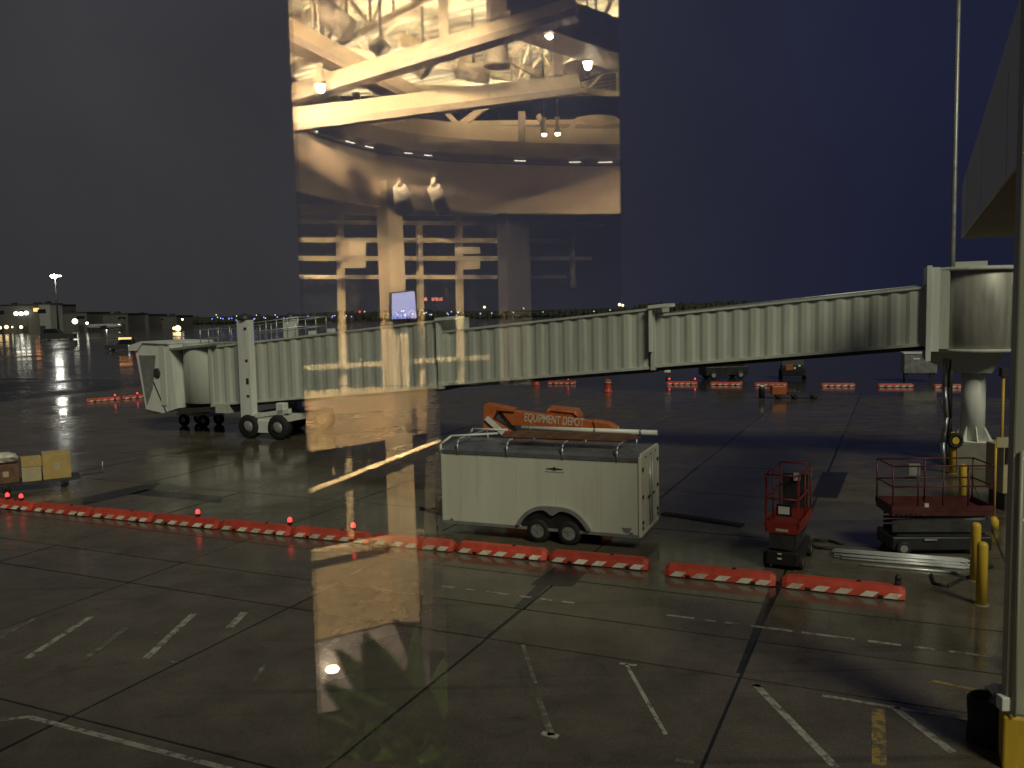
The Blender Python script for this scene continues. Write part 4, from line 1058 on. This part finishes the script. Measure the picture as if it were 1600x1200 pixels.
def pane_material(name, refl):
    m = bpy.data.materials.new(name); m.use_nodes = True
    n, l = m.node_tree.nodes, m.node_tree.links
    out = n['Material Output']; n.remove(n['Principled BSDF'])
    tr_ = n.new('ShaderNodeBsdfTransparent'); tr_.inputs['Color'].default_value = (0.97, 0.985, 0.975, 1)
    if refl <= 0:
        l.new(tr_.outputs[0], out.inputs['Surface']); return m
    gl = n.new('ShaderNodeBsdfGlossy'); gl.inputs['Roughness'].default_value = 0.004
    mx = n.new('ShaderNodeMixShader'); mx.inputs['Fac'].default_value = refl
    l.new(tr_.outputs[0], mx.inputs[1]); l.new(gl.outputs[0], mx.inputs[2]); l.new(mx.outputs[0], out.inputs['Surface'])
    return m
M['pane_clear'] = pane_material('clear_low_reflection_glass', 0)
M['pane_mirror'] = pane_material('plain_reflecting_glass', 0.095)
T1 = pane_hit(474, 600)[0]; T2 = pane_hit(967, 60)[0]; T3 = pane_hit(691, 900)[0]
Z6 = pane_hit(830, 604)[1]
TL_, TR_ = pane_hit(-500, 600)[0], pane_hit(1950, 600)[0]
ZB, ZT = 5.55, 7.5
def pane(t0, t1, z0, z1, m, label):
    g = .0008
    o = MB().prism([pw(t0 + g, z0 + g), pw(t1 - g, z0 + g), pw(t1 - g, z1 - g), pw(t0 + g, z1 - g)], PN * .010).build('window_pane', m)
    tag(o, label, 'window pane', 'panes of the window the picture is taken through')
pane(TL_, T1, ZB, ZT, M['pane_clear'], 'clear left window pane showing the far terminal and the bridge cab')
pane(T1, T2, Z6, ZT, M['pane_mirror'], 'upper middle window pane mirroring the lit hall ceiling and ring beam')
pane(T1, T3, ZB, Z6, M['pane_mirror'], 'lower middle window pane mirroring tan walls and a leafy plant')
pane(T3, T2, ZB, Z6, M['pane_clear'], 'clear lower window pane in front of the trailer')
pane(T2, TR_, ZB, ZT, M['pane_clear'], 'clear right window pane showing the rotunda and the lifts')

# hall shell
M['plaster'] = mat('warm_plaster', (0.62, 0.50, 0.33), 0.7, 0, 0.08, 1.2)
M['beige'] = mat('beige_steel_paint', (0.62, 0.52, 0.37), 0.55, 0, 0.08, 1.5)
M['ring'] = mat('ring_fascia_paint', (0.55, 0.45, 0.35), 0.6, 0, 0.08, 0.8)
M['beam_dark'] = mat('shaded_steel_paint', (0.30, 0.25, 0.20), 0.55, 0, 0.1, 1.5)  # beige steel darkened, shade of undersides put into the colour
M['deck'] = mat('ribbed_metal_deck', (0.72, 0.66, 0.52), 0.45, 0, 0.08, 1.0)
M['duct'] = mat('painted_duct', (0.50, 0.44, 0.35), 0.5, 0, 0.1, 1.0)
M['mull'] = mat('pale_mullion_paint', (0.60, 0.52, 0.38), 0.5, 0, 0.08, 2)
M['night'] = mat('night_window_glass', (0.012, 0.014, 0.02), 0.06)
M['carpet'] = mat('blue_grey_carpet', (0.28, 0.28, 0.34), 0.9, 0, 0.15, 4)
M['gallery_carpet'] = mat('dark_brown_carpet', (0.022, 0.018, 0.014), 0.95, 0, 0.25, 6)
M['hall_dark'] = mat('dark_hall_wall', (0.05, 0.045, 0.04), 0.8)
M['leaf'] = mat('broad_green_leaf', (0.12, 0.19, 0.06), 0.45, 0, 0.3, 8)
_n, _l = M['leaf'].node_tree.nodes, M['leaf'].node_tree.links
_t = _n.new('ShaderNodeBsdfTranslucent'); _t.inputs['Color'].default_value = (0.30, 0.42, 0.10, 1)
_x = _n.new('ShaderNodeMixShader'); _x.inputs['Fac'].default_value = 0.5
_l.new(_n['Principled BSDF'].outputs[0], _x.inputs[1]); _l.new(_t.outputs[0], _x.inputs[2]); _l.new(_x.outputs[0], _n['Material Output'].inputs['Surface'])
M['pot'] = mat('dark_planter', (0.03, 0.028, 0.025), 0.6)
M['pend'] = emit('pendant_bulb', (1.0, 0.86, 0.62), 30)
M['slot'] = emit('slot_lamp', (1.0, 0.88, 0.68), 8)
M['column_dark'] = mat('shaded_column_paint', (0.10, 0.095, 0.09), 0.6)  # shade on the grey column put into the colour; dark column shares it
M['bar_dark'] = mat('shaded_bar_paint', (0.16, 0.15, 0.13), 0.6)  # pale mullion paint darkened; fading light at the right put into the colour
M['panel_blue'] = mat('pale_blue_grey_panel', (0.46, 0.43, 0.50), 0.7, 0, 0.1, 2)
M['screen'] = emit('monitor_screen', (0.14, 0.28, 1.0), 3.0)
M['redsign'] = emit('red_sign', (1.0, 0.13, 0.05), 2.5)
M['glow'] = emit('low_wall_lamp', (1.0, 0.8, 0.45), 25)

def structure(mb, name, m):
    o = mb.build(name, m); tag(o, kind='structure'); return o
def VP(px, py, dep): return DP(px, py, dep)
# floor of the hall (lower level), roof deck with ribs, far side walls
structure(VB().prism([(-25, 9.0, -.9), (30, -5.0, -.9), (30, 45, -.9), (-25, 45, -.9)], (0, 0, -.2)), 'hall_floor', M['hall_dark'])
mb = VB()
ZC = 12.6
dirr = Vector((math.cos(R(-32)), math.sin(R(-32)), 0)); perp = Vector((-dirr.y, dirr.x, 0))
o_ = Vector((0, 20, ZC))
N = 150
prev = None
pts, fs = [], []
for i in range(N):
    for f, z in ((0, 0), (.45, 0), (.55, .09), (.92, .09)):
        s = (i - N / 2 + f) * .34
        c_ = o_ + perp * s + Vector((0, 0, z)); lo, hi = -30.0, 30.0
        lim = (6.0 - c_.dot(PN)) / dirr.dot(PN)
        if dirr.dot(PN) > 0: lo = min(max(lo, lim), hi)
        else: hi = max(min(hi, lim), lo)
        for e in (lo, hi): pts.append(c_ + dirr * e)
for k in range(len(pts) // 2 - 1): fs.append((2 * k, 2 * k + 1, 2 * k + 3, 2 * k + 2))
mb.add(pts, fs)
structure(mb, 'hall_roof_deck', M['deck'])
structure(VB().prism([PN * k_ + PT * t_ + Vector((0, 0, ZC + .4)) for k_, t_ in ((6.0, -45), (6.0, 45), (60, 45), (60, -45))], (0, 0, .3)), 'hall_roof', M['hall_dark'])
structure(VB().prism([PN * k_ + PT * t_ + Vector((0, 0, 10.2)) for k_, t_ in ((1.25, -14), (1.25, 9), (6.0, 9), (6.0, -14))], (0, 0, .2)), 'hall_low_roof', M['hall_dark'])
structure(VB().prism([(-24, 9.5, -.9), (-24, 45, -.9), (-24, 45, ZC), (-24, 9.5, ZC)], (-.3, 0, 0)), 'hall_wall_side', M['hall_dark'])
structure(VB().prism([(-24, 44, -.9), (30, 44, -.9), (30, 44, ZC), (-24, 44, ZC)], (0, .3, 0)), 'hall_wall_back', M['hall_dark'])
# facade around the panes
fac = thing('terminal_wall', 'terminal wall around the window the picture is taken through', 'wall', tuple(pw(0, 0)))
fo = fac.location
def fpart(name, t0, t1, z0, z1, th=.3):
    MB().prism([pw(t0, z0) - fo, pw(t1, z0) - fo, pw(t1, z1) - fo, pw(t0, z1) - fo], PN * -th).build(name, M['fascia'], fac)
fpart('sill_wall', -14, 9, 0, ZB - .002); fpart('header_wall', -14, 9, ZT + .002, 10.2)
fpart('jamb_wall', -14, TL_ - .002, ZB, ZT); fpart('jamb_wall', TR_ + .002, 9, ZB, ZT)
structure(MB().prism([pw(-14, 4.72, -.31), pw(9, 4.72, -.31), pw(9, 4.72, -1.75), pw(-14, 4.72, -1.75)], (0, 0, .2)), 'gallery_floor', M['gallery_carpet'])

# far wall of the hall in the mirror image
w0 = VP(490, 450, 15.0); WD = Vector((.737, .676, 0)); WN = Vector((WD.y, -WD.x, 0))      # WN points at the viewer
def WP(px, py, off=0.0):
    d = ray(px, py); base = w0 + WN * off
    A_ = d.x * WD.y - d.y * WD.x
    t = (base.x * WD.y - base.y * WD.x) / A_
    return Vector((d.x * t, d.y * t, CAM_H + d.z * t))
hw = thing('hall_far_wall', 'lit far wall of the hall with window bars, mirrored in the middle panes', 'wall', tuple(mirror((w0.x, w0.y, -.9))))
def wq(name, pts, m, th, off=0.0):
    VB().prism([WP(*p, off) for p in pts], WN * th).build(name, m, hw)
def bar(name, a, b, hpx, m, th=.10, off=0.0):
    (ax, ay), (bx_, by) = a, b
    if abs(bx_ - ax) > abs(by - ay): pts = [(ax, ay - hpx / 2), (bx_, by - hpx / 2), (bx_, by + hpx / 2), (ax, ay + hpx / 2)]
    else: pts = [(ax - hpx / 2, ay), (ax + hpx / 2, ay), (bx_ + hpx / 2, by), (bx_ - hpx / 2, by)]
    wq(name, pts, m, th, off)
wq('night_glass', [(380, 150), (1100, 150), (1100, 640), (380, 640)], M['night'], -.05, -.25)
wq('lower_night_glass', [(380, 640), (1000, 640), (1000, 880), (380, 880)], M['night'], -.05, -.25)
for k, (y0, y1, h) in enumerate([(328, 332, 15), (347, 351, 6), (375, 377, 7), (404, 404, 7), (433, 433, 6), (577, 548, 7)]):
    bar('window_bar', (440, y0), (772 if k < 5 else 760, y0 + (y1 - y0) * .64 if k < 5 else y1 + 10), h, M['mull'], .10, .0)
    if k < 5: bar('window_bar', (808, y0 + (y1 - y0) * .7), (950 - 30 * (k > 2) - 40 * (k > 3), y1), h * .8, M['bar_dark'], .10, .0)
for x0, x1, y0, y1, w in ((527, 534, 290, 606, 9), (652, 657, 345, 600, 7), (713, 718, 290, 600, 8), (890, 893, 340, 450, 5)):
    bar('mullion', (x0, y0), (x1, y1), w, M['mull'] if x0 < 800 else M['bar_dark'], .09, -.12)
wq('column', [(586, 285), (609, 285), (640, 965), (612, 965)], M['beige'], .35, .11)
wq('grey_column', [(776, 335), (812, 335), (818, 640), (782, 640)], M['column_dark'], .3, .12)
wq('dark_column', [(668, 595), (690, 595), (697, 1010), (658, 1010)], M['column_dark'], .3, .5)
wq('spandrel', [(440, 612), (694, 600), (694, 671), (440, 712)], M['plaster'], .12, .0)
wq('lower_wall', [(440, 880), (660, 832), (664, 958), (440, 1010)], M['plaster'], .1, .0)
wq('lower_wall_trim', [(440, 868), (655, 826), (655, 838), (440, 882)], M['beige'], .2, .0)
wq('base_panel', [(440, 1012), (664, 959), (668, 1085), (440, 1120)], M['panel_blue'], .1, -.02)
bar('lower_mullion', (541, 690), (546, 840), 8, M['mull'], .08, -.12)
for x in (520, 575): bar('low_blind', (x, 700), (x, 742), 3, M['beam_dark'], .03, -.18)
hr_ = thing('hall_handrail', 'slanting pale ledge crossing the mirrored hall windows', 'ledge', tuple(mirror(VP(595, 730, 9))))
VB().beam(VP(440, 795, 8.0), VP(705, 688, 12.0), .12, .13).build('ledge', M['beige'], hr_)
VB().beam(VP(440, 803, 8.05), VP(705, 695, 12.05), .08, .06).build('ledge_underside', M['beam_dark'], hr_)
# white boxes, monitor, sign
mo = thing('monitor', 'glowing blue white monitor mirrored above the jet bridge', 'monitor', tuple(mirror(WP(630, 478, .7))))
VB().prism([WP(612, 459, .7), WP(646, 455, .7), WP(650, 497, .7), WP(612, 499, .7)], WN * .02).build('screen', M['screen'], mo)
VB().prism([WP(610, 457, .69), WP(648, 453, .69), WP(652, 499, .69), WP(610, 501, .69)], WN * -.05).build('casing', M['black'], mo)
sg = thing('red_sign', 'short row of red lit characters mirrored right of the monitor', 'sign', tuple(mirror(WP(685, 467, .3))))
for x in (662, 674, 680, 686): VB().prism([WP(x, 465, .3), WP(x + 4, 465, .3), WP(x + 4, 470, .3), WP(x, 470, .3)], WN * .02).build('character', M['redsign'], sg)
for (x, y, w, h) in ((546, 390, 26, 22), (546, 414, 26, 10), (725, 392, 24, 10), (725, 415, 24, 12)):
    b = VB().prism([WP(x - w / 2, y - h / 2, .5), WP(x + w / 2, y - h / 2, .5), WP(x + w / 2, y + h / 2, .5), WP(x - w / 2, y + h / 2, .5)], WN * .25).build('hanging_box', M['mull'])
    tag(b, 'pale box hung by the mirrored window bars, %s %s one' % ('left' if x < 600 else 'right', 'upper' if y < 400 else 'lower'), 'box', 'pale boxes by the mirrored window')
for px, rr_, lab in ((685, 1, 'right'), (632, 0, 'left')):
    a, b = VP(px - 8, 292, 11.5), VP(px + (6 if rr_ else 0), 328, 11.75)
    o = thing('ceiling_spot', '%s of two cylinder spotlights hung below the mirrored ring beam' % lab, 'spotlight', tuple(mirror(a)))
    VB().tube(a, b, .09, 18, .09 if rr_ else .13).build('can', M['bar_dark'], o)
    VB().tube(b, b + (b - a).normalized() * .02, .09, 16).build('dark_mouth', M['hall_dark'], o)
    VB().tube(a + Vector((0, 0, .12)), a, .03, 8).build('stem', M['ring'], o)

# ring beam and fascia
plan = [(-7.2, 4.0), (-6.2, 7.5), (-5.0, 10.6), (-3.42, 13.1), (-2.95, 14.35), (-2.35, 15.55), (-1.55, 16.3), (-.63, 16.8), (.7, 17.25), (2.17, 17.5), (4.5, 17.3), (7, 16.6)]
def sm(pl, n=5):
    out = []
    for i in range(len(pl) - 1):
        p0_, p1_, p2_, p3_ = pl[max(0, i - 1)], pl[i], pl[i + 1], pl[min(len(pl) - 1, i + 2)]
        for k in range(n):
            t = k / n
            out.append(tuple(.5 * ((2 * p1_[a]) + (-p0_[a] + p2_[a]) * t + (2 * p0_[a] - 5 * p1_[a] + 4 * p2_[a] - p3_[a]) * t * t + (-p0_[a] + 3 * p1_[a] - 3 * p2_[a] + p3_[a]) * t ** 3) for a in (0, 1)))
    return out + [pl[-1]]
curve = sm(plan)
def sweep(z0, z1, off0, off1):
    mb = VB(); L_ = []
    for i, (x, y) in enumerate(curve):
        a, b = curve[max(0, i - 1)], curve[min(len(curve) - 1, i + 1)]
        tx, ty = b[0] - a[0], b[1] - a[1]; l = math.hypot(tx, ty)
        nx, ny = ty / l, -tx / l
        L_.append([(x + nx * o, y + ny * o, z) for o, z in ((off0, z0), (off1, z0), (off1, z1), (off0, z1))])
    pts = [p for r in L_ for p in r]; fs = []
    for i in range(len(L_) - 1):
        for k in range(4): fs.append((i * 4 + k, i * 4 + (k + 1) % 4, i * 4 + 4 + (k + 1) % 4, i * 4 + 4 + k))
    mb.add(pts, fs, False); return mb
rb = thing('ring_beam', 'curved beige ring beam and fascia of the hall, mirrored in the upper middle pane', 'beam', tuple(mirror((-.6, 16.8, 9.5))))
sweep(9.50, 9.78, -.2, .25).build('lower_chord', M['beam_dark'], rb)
sweep(9.80, 10.12, -.35, .05).build('upper_chord', M['beige'], rb)
sweep(8.45, 9.40, -.15, -.05).build('fascia', M['ring'], rb)
sweep(9.42, 9.47, -.1, .0).build('light_slot', M['beam_dark'], rb)
rnd = random.Random(5)
for i in range(14, 46, 2):
    if rnd.random() < .35: continue
    x, y = curve[i]; x2, y2 = curve[i + 1]
    VB().beam((x, y - .12, 9.445), (x + (x2 - x) * .8, y + (y2 - y) * rnd.uniform(.3, .9) - .12, 9.445), .02, .014).build('slot_lamp', M['slot'], rb)
# trusses: straight girders, chords, braces
def girder(a, da, b, db, w, h, m, label, parts=True):
    p, q = VP(*a, da), VP(*b, db)
    o = thing('roof_girder', label, 'girder', tuple(mirror(p)), 0, 'roof girders mirrored in the upper pane')
    VB().beam(p, q, w, h).build('girder_body', m, o)
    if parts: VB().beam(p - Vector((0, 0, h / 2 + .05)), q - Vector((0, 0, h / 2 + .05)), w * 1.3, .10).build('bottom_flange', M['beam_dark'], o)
    return o
girder((380, 192), 12.0, (900, 128), 14.5, .22, .22, M['beige'], 'long pale girder crossing just above the mirrored ring beam')
girder((400, 160), 13.0, (900, 8), 12.0, .22, .16, M['beige'], 'slim girder rising to the upper right across the mirrored ceiling')
girder((400, 20), 11.0, (650, 150), 15.0, .22, .22, M['beige'], 'girder falling to the right at the left of the mirrored ceiling')
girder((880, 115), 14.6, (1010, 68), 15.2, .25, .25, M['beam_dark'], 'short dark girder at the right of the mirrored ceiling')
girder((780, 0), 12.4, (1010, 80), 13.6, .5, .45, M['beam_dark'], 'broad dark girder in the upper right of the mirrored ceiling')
girder((560, 195), 17.5, (1010, 190), 18.5, .12, .10, M['beige'], 'thin pale cross girder seen just over the mirrored ring beam')
girder((620, 60), 17.5, (760, 108), 19, .2, .2, M['beige'], 'faint girder in the bright glare of the mirrored ceiling')
for k, (a, b, dep, w) in enumerate([((692, -5), (694, 66), 13.0, .14), ((872, 40), (872, 118), 14.0, .14), ((925, 60), (925, 110), 15.0, .08), ((556, 145), (558, 158), 15, .12), ((510, 130), (535, 162), 15.0, .07),
                                    ((692, 170), (720, 200), 17.2, .09), ((760, 165), (700, 210), 17.0, .13), ((815, 175), (815, 236), 17, .14), ((840, 180), (862, 214), 17.4, .10), ((905, 185), (880, 212), 17.4, .08),
                                    ((790, 90), (850, 122), 16.5, .10), ((455, 205), (470, 180), 13, .1)]):
    br_ = VB().beam(VP(*a, dep), VP(*b, dep), w, w).build('truss_brace', M['beam_dark'] if k in (1, 7, 8) else M['beige'])
    tag(br_, 'thin steel brace of the mirrored roof trusses, %s counted as built from the glare to the right' % ORD[k] if False else 'thin steel brace between the mirrored roof girders', 'brace', 'truss braces mirrored in the upper pane')
rnd = random.Random(21)
def zigzag(a, b, dep0, dep1, hgt, n, label):
    p, q = VP(*a, dep0), VP(*b, dep1)
    o = thing('roof_truss', label, 'truss', tuple(mirror(p)), 0, 'zigzag trusses mirrored in the upper pane')
    VB().beam(p, q, .10, .12).build('bottom_chord', M['beige'], o)
    u = Vector((0, 0, hgt))
    VB().beam(p + u, q + u, .10, .12).build('top_chord', M['beige'], o)
    for k in range(n):
        f0, f1 = k / n, (k + 1) / n
        s_, e_ = p.lerp(q, f0), p.lerp(q, f1)
        if k % 2: s_, e_ = s_ + u, e_
        else: s_, e_ = s_, e_ + u
        VB().beam(s_, e_, .06, .06).build('web_bar', M['beige'], o)
        VB().beam(p.lerp(q, f0), p.lerp(q, f0) + u, .05, .05).build('web_post', M['beam_dark'], o)
zigzag((430, 222), (1010, 232), 19.5, 21.5, 1.3, 12, 'zigzag truss just above the mirrored ring beam')
zigzag((430, 60), (1010, 158), 17.0, 22.0, 1.0, 10, 'zigzag truss falling to the right across the bright mirrored ceiling')
zigzag((430, 120), (720, -30), 15.5, 16.5, .8, 8, 'zigzag truss rising to the right at the left of the mirrored ceiling')
zigzag((800, 150), (1010, 10), 19.0, 16.0, .9, 6, 'zigzag truss at the right of the mirrored ceiling')
# ducts and canisters
dt = thing('round_duct', 'vertical round duct hanging open ended in the mirrored ceiling', 'duct', tuple(mirror(VP(776, 5, 14))))
VB().tube(VP(776, -25, 14), VP(777, 104, 14), .17, 24, cap=False).build('duct_pipe', M['duct'], dt)
VB().lathe(tuple(VP(777, 104, 14)), [(.16, 0), (.21, 0), (.21, .03), (.17, .03)], 24).build('flange', M['beam_dark'], dt)
VB().tube(VP(777, 96, 14), VP(777, 99, 14), .165, 24).build('dark_mouth', M['hall_dark'], dt)
for k, (a, b, dep, r, lab) in enumerate([((500, 12), (545, 48), 13.5, .19, 'upper left'), ((468, 70), (512, 82), 13, .16, 'lower left'), ((715, 108), (765, 118), 17, .17, 'long horizontal'), ((590, 70), (600, 82), 16, .16, 'small bright'), ((655, 100), (668, 112), 16.5, .2, 'middle')]):
    o = thing('ceiling_canister', '%s cylinder fixture among the mirrored roof girders' % lab, 'fixture', tuple(mirror(VP(*a, dep))))
    p, q = VP(*a, dep), VP(*b, dep)
    VB().tube(p, q, r, 18).build('can', M['duct'], o)
    VB().tube(p - (q - p).normalized() * .05, p, r * 1.12, 18).build('rim', M['beige'], o)
    VB().tube(p.lerp(q, .5), p.lerp(q, .5) + Vector((0, 0, 1.2)), .03, 6).build('hanger', M['beam_dark'], o)
# pendant lamps, each with its own light
def lamp_light(name, loc, energy, color, size, typ='POINT', parent=None, direction=None):
    ld = bpy.data.lights.new(name, typ); ld.energy = energy; ld.color = color
    if typ == 'AREA': ld.shape = 'DISK'; ld.size = size
    elif typ == 'SPOT': ld.shadow_soft_size = size; ld.spot_size = R(140); ld.spot_blend = .6
    else: ld.shadow_soft_size = size
    lo = bpy.data.objects.new(name, ld); col.objects.link(lo)
    lo.location = loc
    if direction is not None: lo.rotation_euler = Vector(direction).to_track_quat('-Z', 'Y').to_euler()
    if parent is not None: lo.location = Vector(loc) - parent.location; lo.parent = parent
    return ld
def pendant(px, py, dep, r, lab, energy):
    p = VP(px, py, dep)
    o = thing('pendant_lamp', lab, 'lamp', tuple(mirror(p)), 0, 'lit pendant lamps mirrored in the upper pane')
    VB().lathe(tuple(p), [(r, 0), (r * .9, .06), (r * .4, .22), (.05, .28)], 18).build('shade', M['beige'], o)
    VB().lathe(tuple(p), [(0, -.05), (r * .6, -.04), (r * .9, -.01), (r * .85, .02)], 16).build('bulb', M['pend'], o)
    VB().tube(p + Vector((0, 0, .28)), p + Vector((0, 0, 1.6)), .015, 6).build('cord', M['beam_dark'], o)
    if energy: lamp_light('lamp_light', mirror(p - Vector((0, 0, .06))), energy, (1.0, .80, .52), .05, 'POINT', o)
pendant(500, 132, 12.2, .085, 'leftmost lit pendant lamp in the mirrored ceiling', 280)
pendant(858, 48, 12.6, .075, 'lit pendant lamp below the broad dark mirrored girder', 250)
pendant(918, 97, 13.4, .09, 'lit pendant lamp at the right end of the mirrored ceiling', 160)
pendant(850, 209, 15.5, .06, 'left of two small lit lamps over the mirrored ring beam', 0)
pendant(871, 208, 15.5, .06, 'right of two small lit lamps over the mirrored ring beam', 0)
pu = VP(628, 177, 17.5)
up = thing('uplight', 'hidden uplight washing the mirrored roof deck bright', 'lamp', tuple(mirror(pu)))
VB().lathe(tuple(pu), [(.1, -.25), (.4, -.1), (.5, .0), (.45, .02)], 20).build('dish', M['beige'], up)
VB().lathe(tuple(pu), [(0, .03), (.42, .03)], 20).build('lens', M['pend'], up)
lamp_light('uplight_light', mirror(pu + Vector((0, 0, .08))), 26000, (1.0, .82, .50), .5, 'SPOT', up, (0, 0, 1))
pu2 = VP(930, 188, 18.5)
up2 = thing('uplight', 'second uplight behind the round duct in the mirrored ceiling', 'lamp', tuple(mirror(pu2)))
VB().lathe(tuple(pu2), [(.1, -.25), (.4, -.1), (.5, .0), (.45, .02)], 20).build('dish', M['beige'], up2)
lamp_light('uplight_light', mirror(pu2 + Vector((0, 0, .08))), 6000, (1.0, .90, .62), .5, 'SPOT', up2, (0, 0, 1))
for px, dep, lab in ((545, 22.0, 'third uplight, added unseen behind the long pale mirrored girder'), (760, 24.0, 'fourth uplight, added unseen behind the middle of the mirrored ring beam')):  # added hidden lamps that brighten the dark stretches of the deck
    pu3 = VP(px, 205, dep)
    up3 = thing('uplight', lab, 'lamp', tuple(mirror(pu3)))
    VB().lathe(tuple(pu3), [(.1, -.25), (.4, -.1), (.5, .0), (.45, .02)], 20).build('dish', M['beige'], up3)
    lamp_light('uplight_light', mirror(pu3 + Vector((0, 0, .08))), 15000, (1.0, .84, .54), .5, 'SPOT', up3, (0, 0, 1))
# added lamps above the view, unseen, to brighten the far wall
for k, (px, lab) in enumerate(((430, 'left'), (560, 'right'))):
    pdn = VP(px, -60, 10.0)
    o = thing('fill_light', '%s downlight added out of view above, brightening the mirrored far wall' % lab, 'lamp', tuple(mirror(pdn)))
    VB().tube(pdn, pdn + Vector((0, 0, .3)), .14, 16).build('can', M['beige'], o)
    lamp_light('fill_light_lamp', mirror(pdn - Vector((0, 0, .03))), 11000 if k == 0 else 7000, (1.0, .74, .42), .1, 'SPOT', o, mirror(WP(540, 600)) - mirror(pdn))
gp_ = WP(519, 1046, .25)
o = thing('low_wall_lamp', 'small glowing lamp low on the mirrored wall behind the plant', 'lamp', tuple(mirror(gp_)))
VB().lathe(tuple(gp_), [(0, -.07), (.10, -.04), (.13, 0), (.10, .04), (0, .07)], 14).build('globe', M['glow'], o)
VB().tube(gp_, gp_ - WN * .3, .02, 6).build('arm', M['beam_dark'], o)
# the broad leafed plant in the mirror image
pb_ = VP(625, 1290, 3.4)
pl = thing('potted_plant', 'broad leafed potted plant mirrored at the bottom of the middle pane', 'plant', tuple(mirror((pb_.x, pb_.y, pb_.z - .5))))
def leaf(base, tip, w, sag, roll=0.0):
    b, t = VP(*base), VP(*tip); ax = (t - b); L = ax.length; ax.normalize()
    side = ax.cross(Vector((math.sin(roll), -math.cos(roll), .25))).normalized(); nor = side.cross(ax)
    mb = VB(); pts, fs = [], []
    n = 12
    for i in range(n + 1):
        u = i / n
        ww = w * (math.sin(math.pi * min(1, u ** .75)) ** .8) + .004
        c = b + ax * (L * u) + nor * (sag * math.sin(math.pi * u))
        for k, f in enumerate((-1, -.5, 0, .5, 1)):
            pts.append(c + side * (ww * f) + nor * (-.22 * ww * (1 - abs(f)) + .012 * math.sin(u * 30 + k)))
    for i in range(n):
        for k in range(4): fs.append((i * 5 + k, i * 5 + k + 1, i * 5 + k + 6, i * 5 + k + 5))
    mb.add(pts, fs, True)
    o = mb.build('leaf', M['leaf'], pl)
    so = o.modifiers.new('solid', 'SOLIDIFY'); so.thickness = .003
for a in [((655, 1165, 3.4), (522, 1014, 3.3), .062, .03, .3), ((690, 1215, 3.35), (566, 988, 3.2), .125, .05, -.1), ((640, 1150, 3.5), (648, 978, 3.6), .045, .03, .4), ((650, 1170, 3.3), (503, 1068, 3.15), .07, .05, .2),
          ((640, 1230, 3.2), (480, 1112, 3.0), .10, .05, 0), ((660, 1250, 3.3), (560, 1120, 3.0), .10, .03, .3), ((650, 1260, 3.3), (540, 1160, 2.9), .12, .05, -.2), ((680, 1230, 3.4), (700, 1020, 3.5), .09, .05, -.4),
          ((670, 1240, 3.4), (770, 1060, 3.3), .14, .05, .2), ((680, 1240, 3.4), (665, 1070, 3.2), .08, .04, .1), ((690, 1250, 3.5), (780, 900, 3.8), .12, .08, 0),
          ((640, 1320, 3.2), (500, 1170, 2.9), .14, .04, .1), ((660, 1330, 3.2), (590, 1150, 2.9), .15, .04, -.2), ((680, 1330, 3.3), (670, 1150, 3.0), .14, .04, .2), ((650, 1340, 3.0), (545, 1205, 2.7), .15, .03, .1), ((690, 1330, 3.3), (735, 1130, 3.1), .13, .04, -.3)]:
    leaf(*a)
pdl = Vector((pb_.x - .5, pb_.y - .9, 9.9))  # added lamp, unseen, to light the leaves from above
o = thing('fill_light', 'downlight added unseen in the low ceiling to light the mirrored plant', 'lamp', tuple(mirror(pdl)))
VB().tube(pdl, pdl + Vector((0, 0, .25)), .1, 16).build('can', M['beige'], o)
pl_light = lamp_light('fill_light_lamp', mirror(pdl - Vector((0, 0, .03))), 2300, (1.0, .86, .6), .08, 'SPOT', o, mirror(VP(610, 1110, 3.3)) - mirror(pdl))
pl_light.spot_size = R(36)
VB().lathe((pb_.x, pb_.y, pb_.z - .5), [(.16, 0), (.24, .45), (.26, .5), (.22, .48), (.1, .46)], 20).build('planter', M['pot'], pl)
VB().tube((pb_.x, pb_.y, -.9), (pb_.x, pb_.y, pb_.z - .5), .2, 20).build('pedestal', M['pot'], pl)
for k in range(5): VB().tube((pb_.x, pb_.y, pb_.z - .05), tuple(VP(640 + 12 * k, 1215, 3.4)), .012, 6).build('stem', M['leaf'], pl)
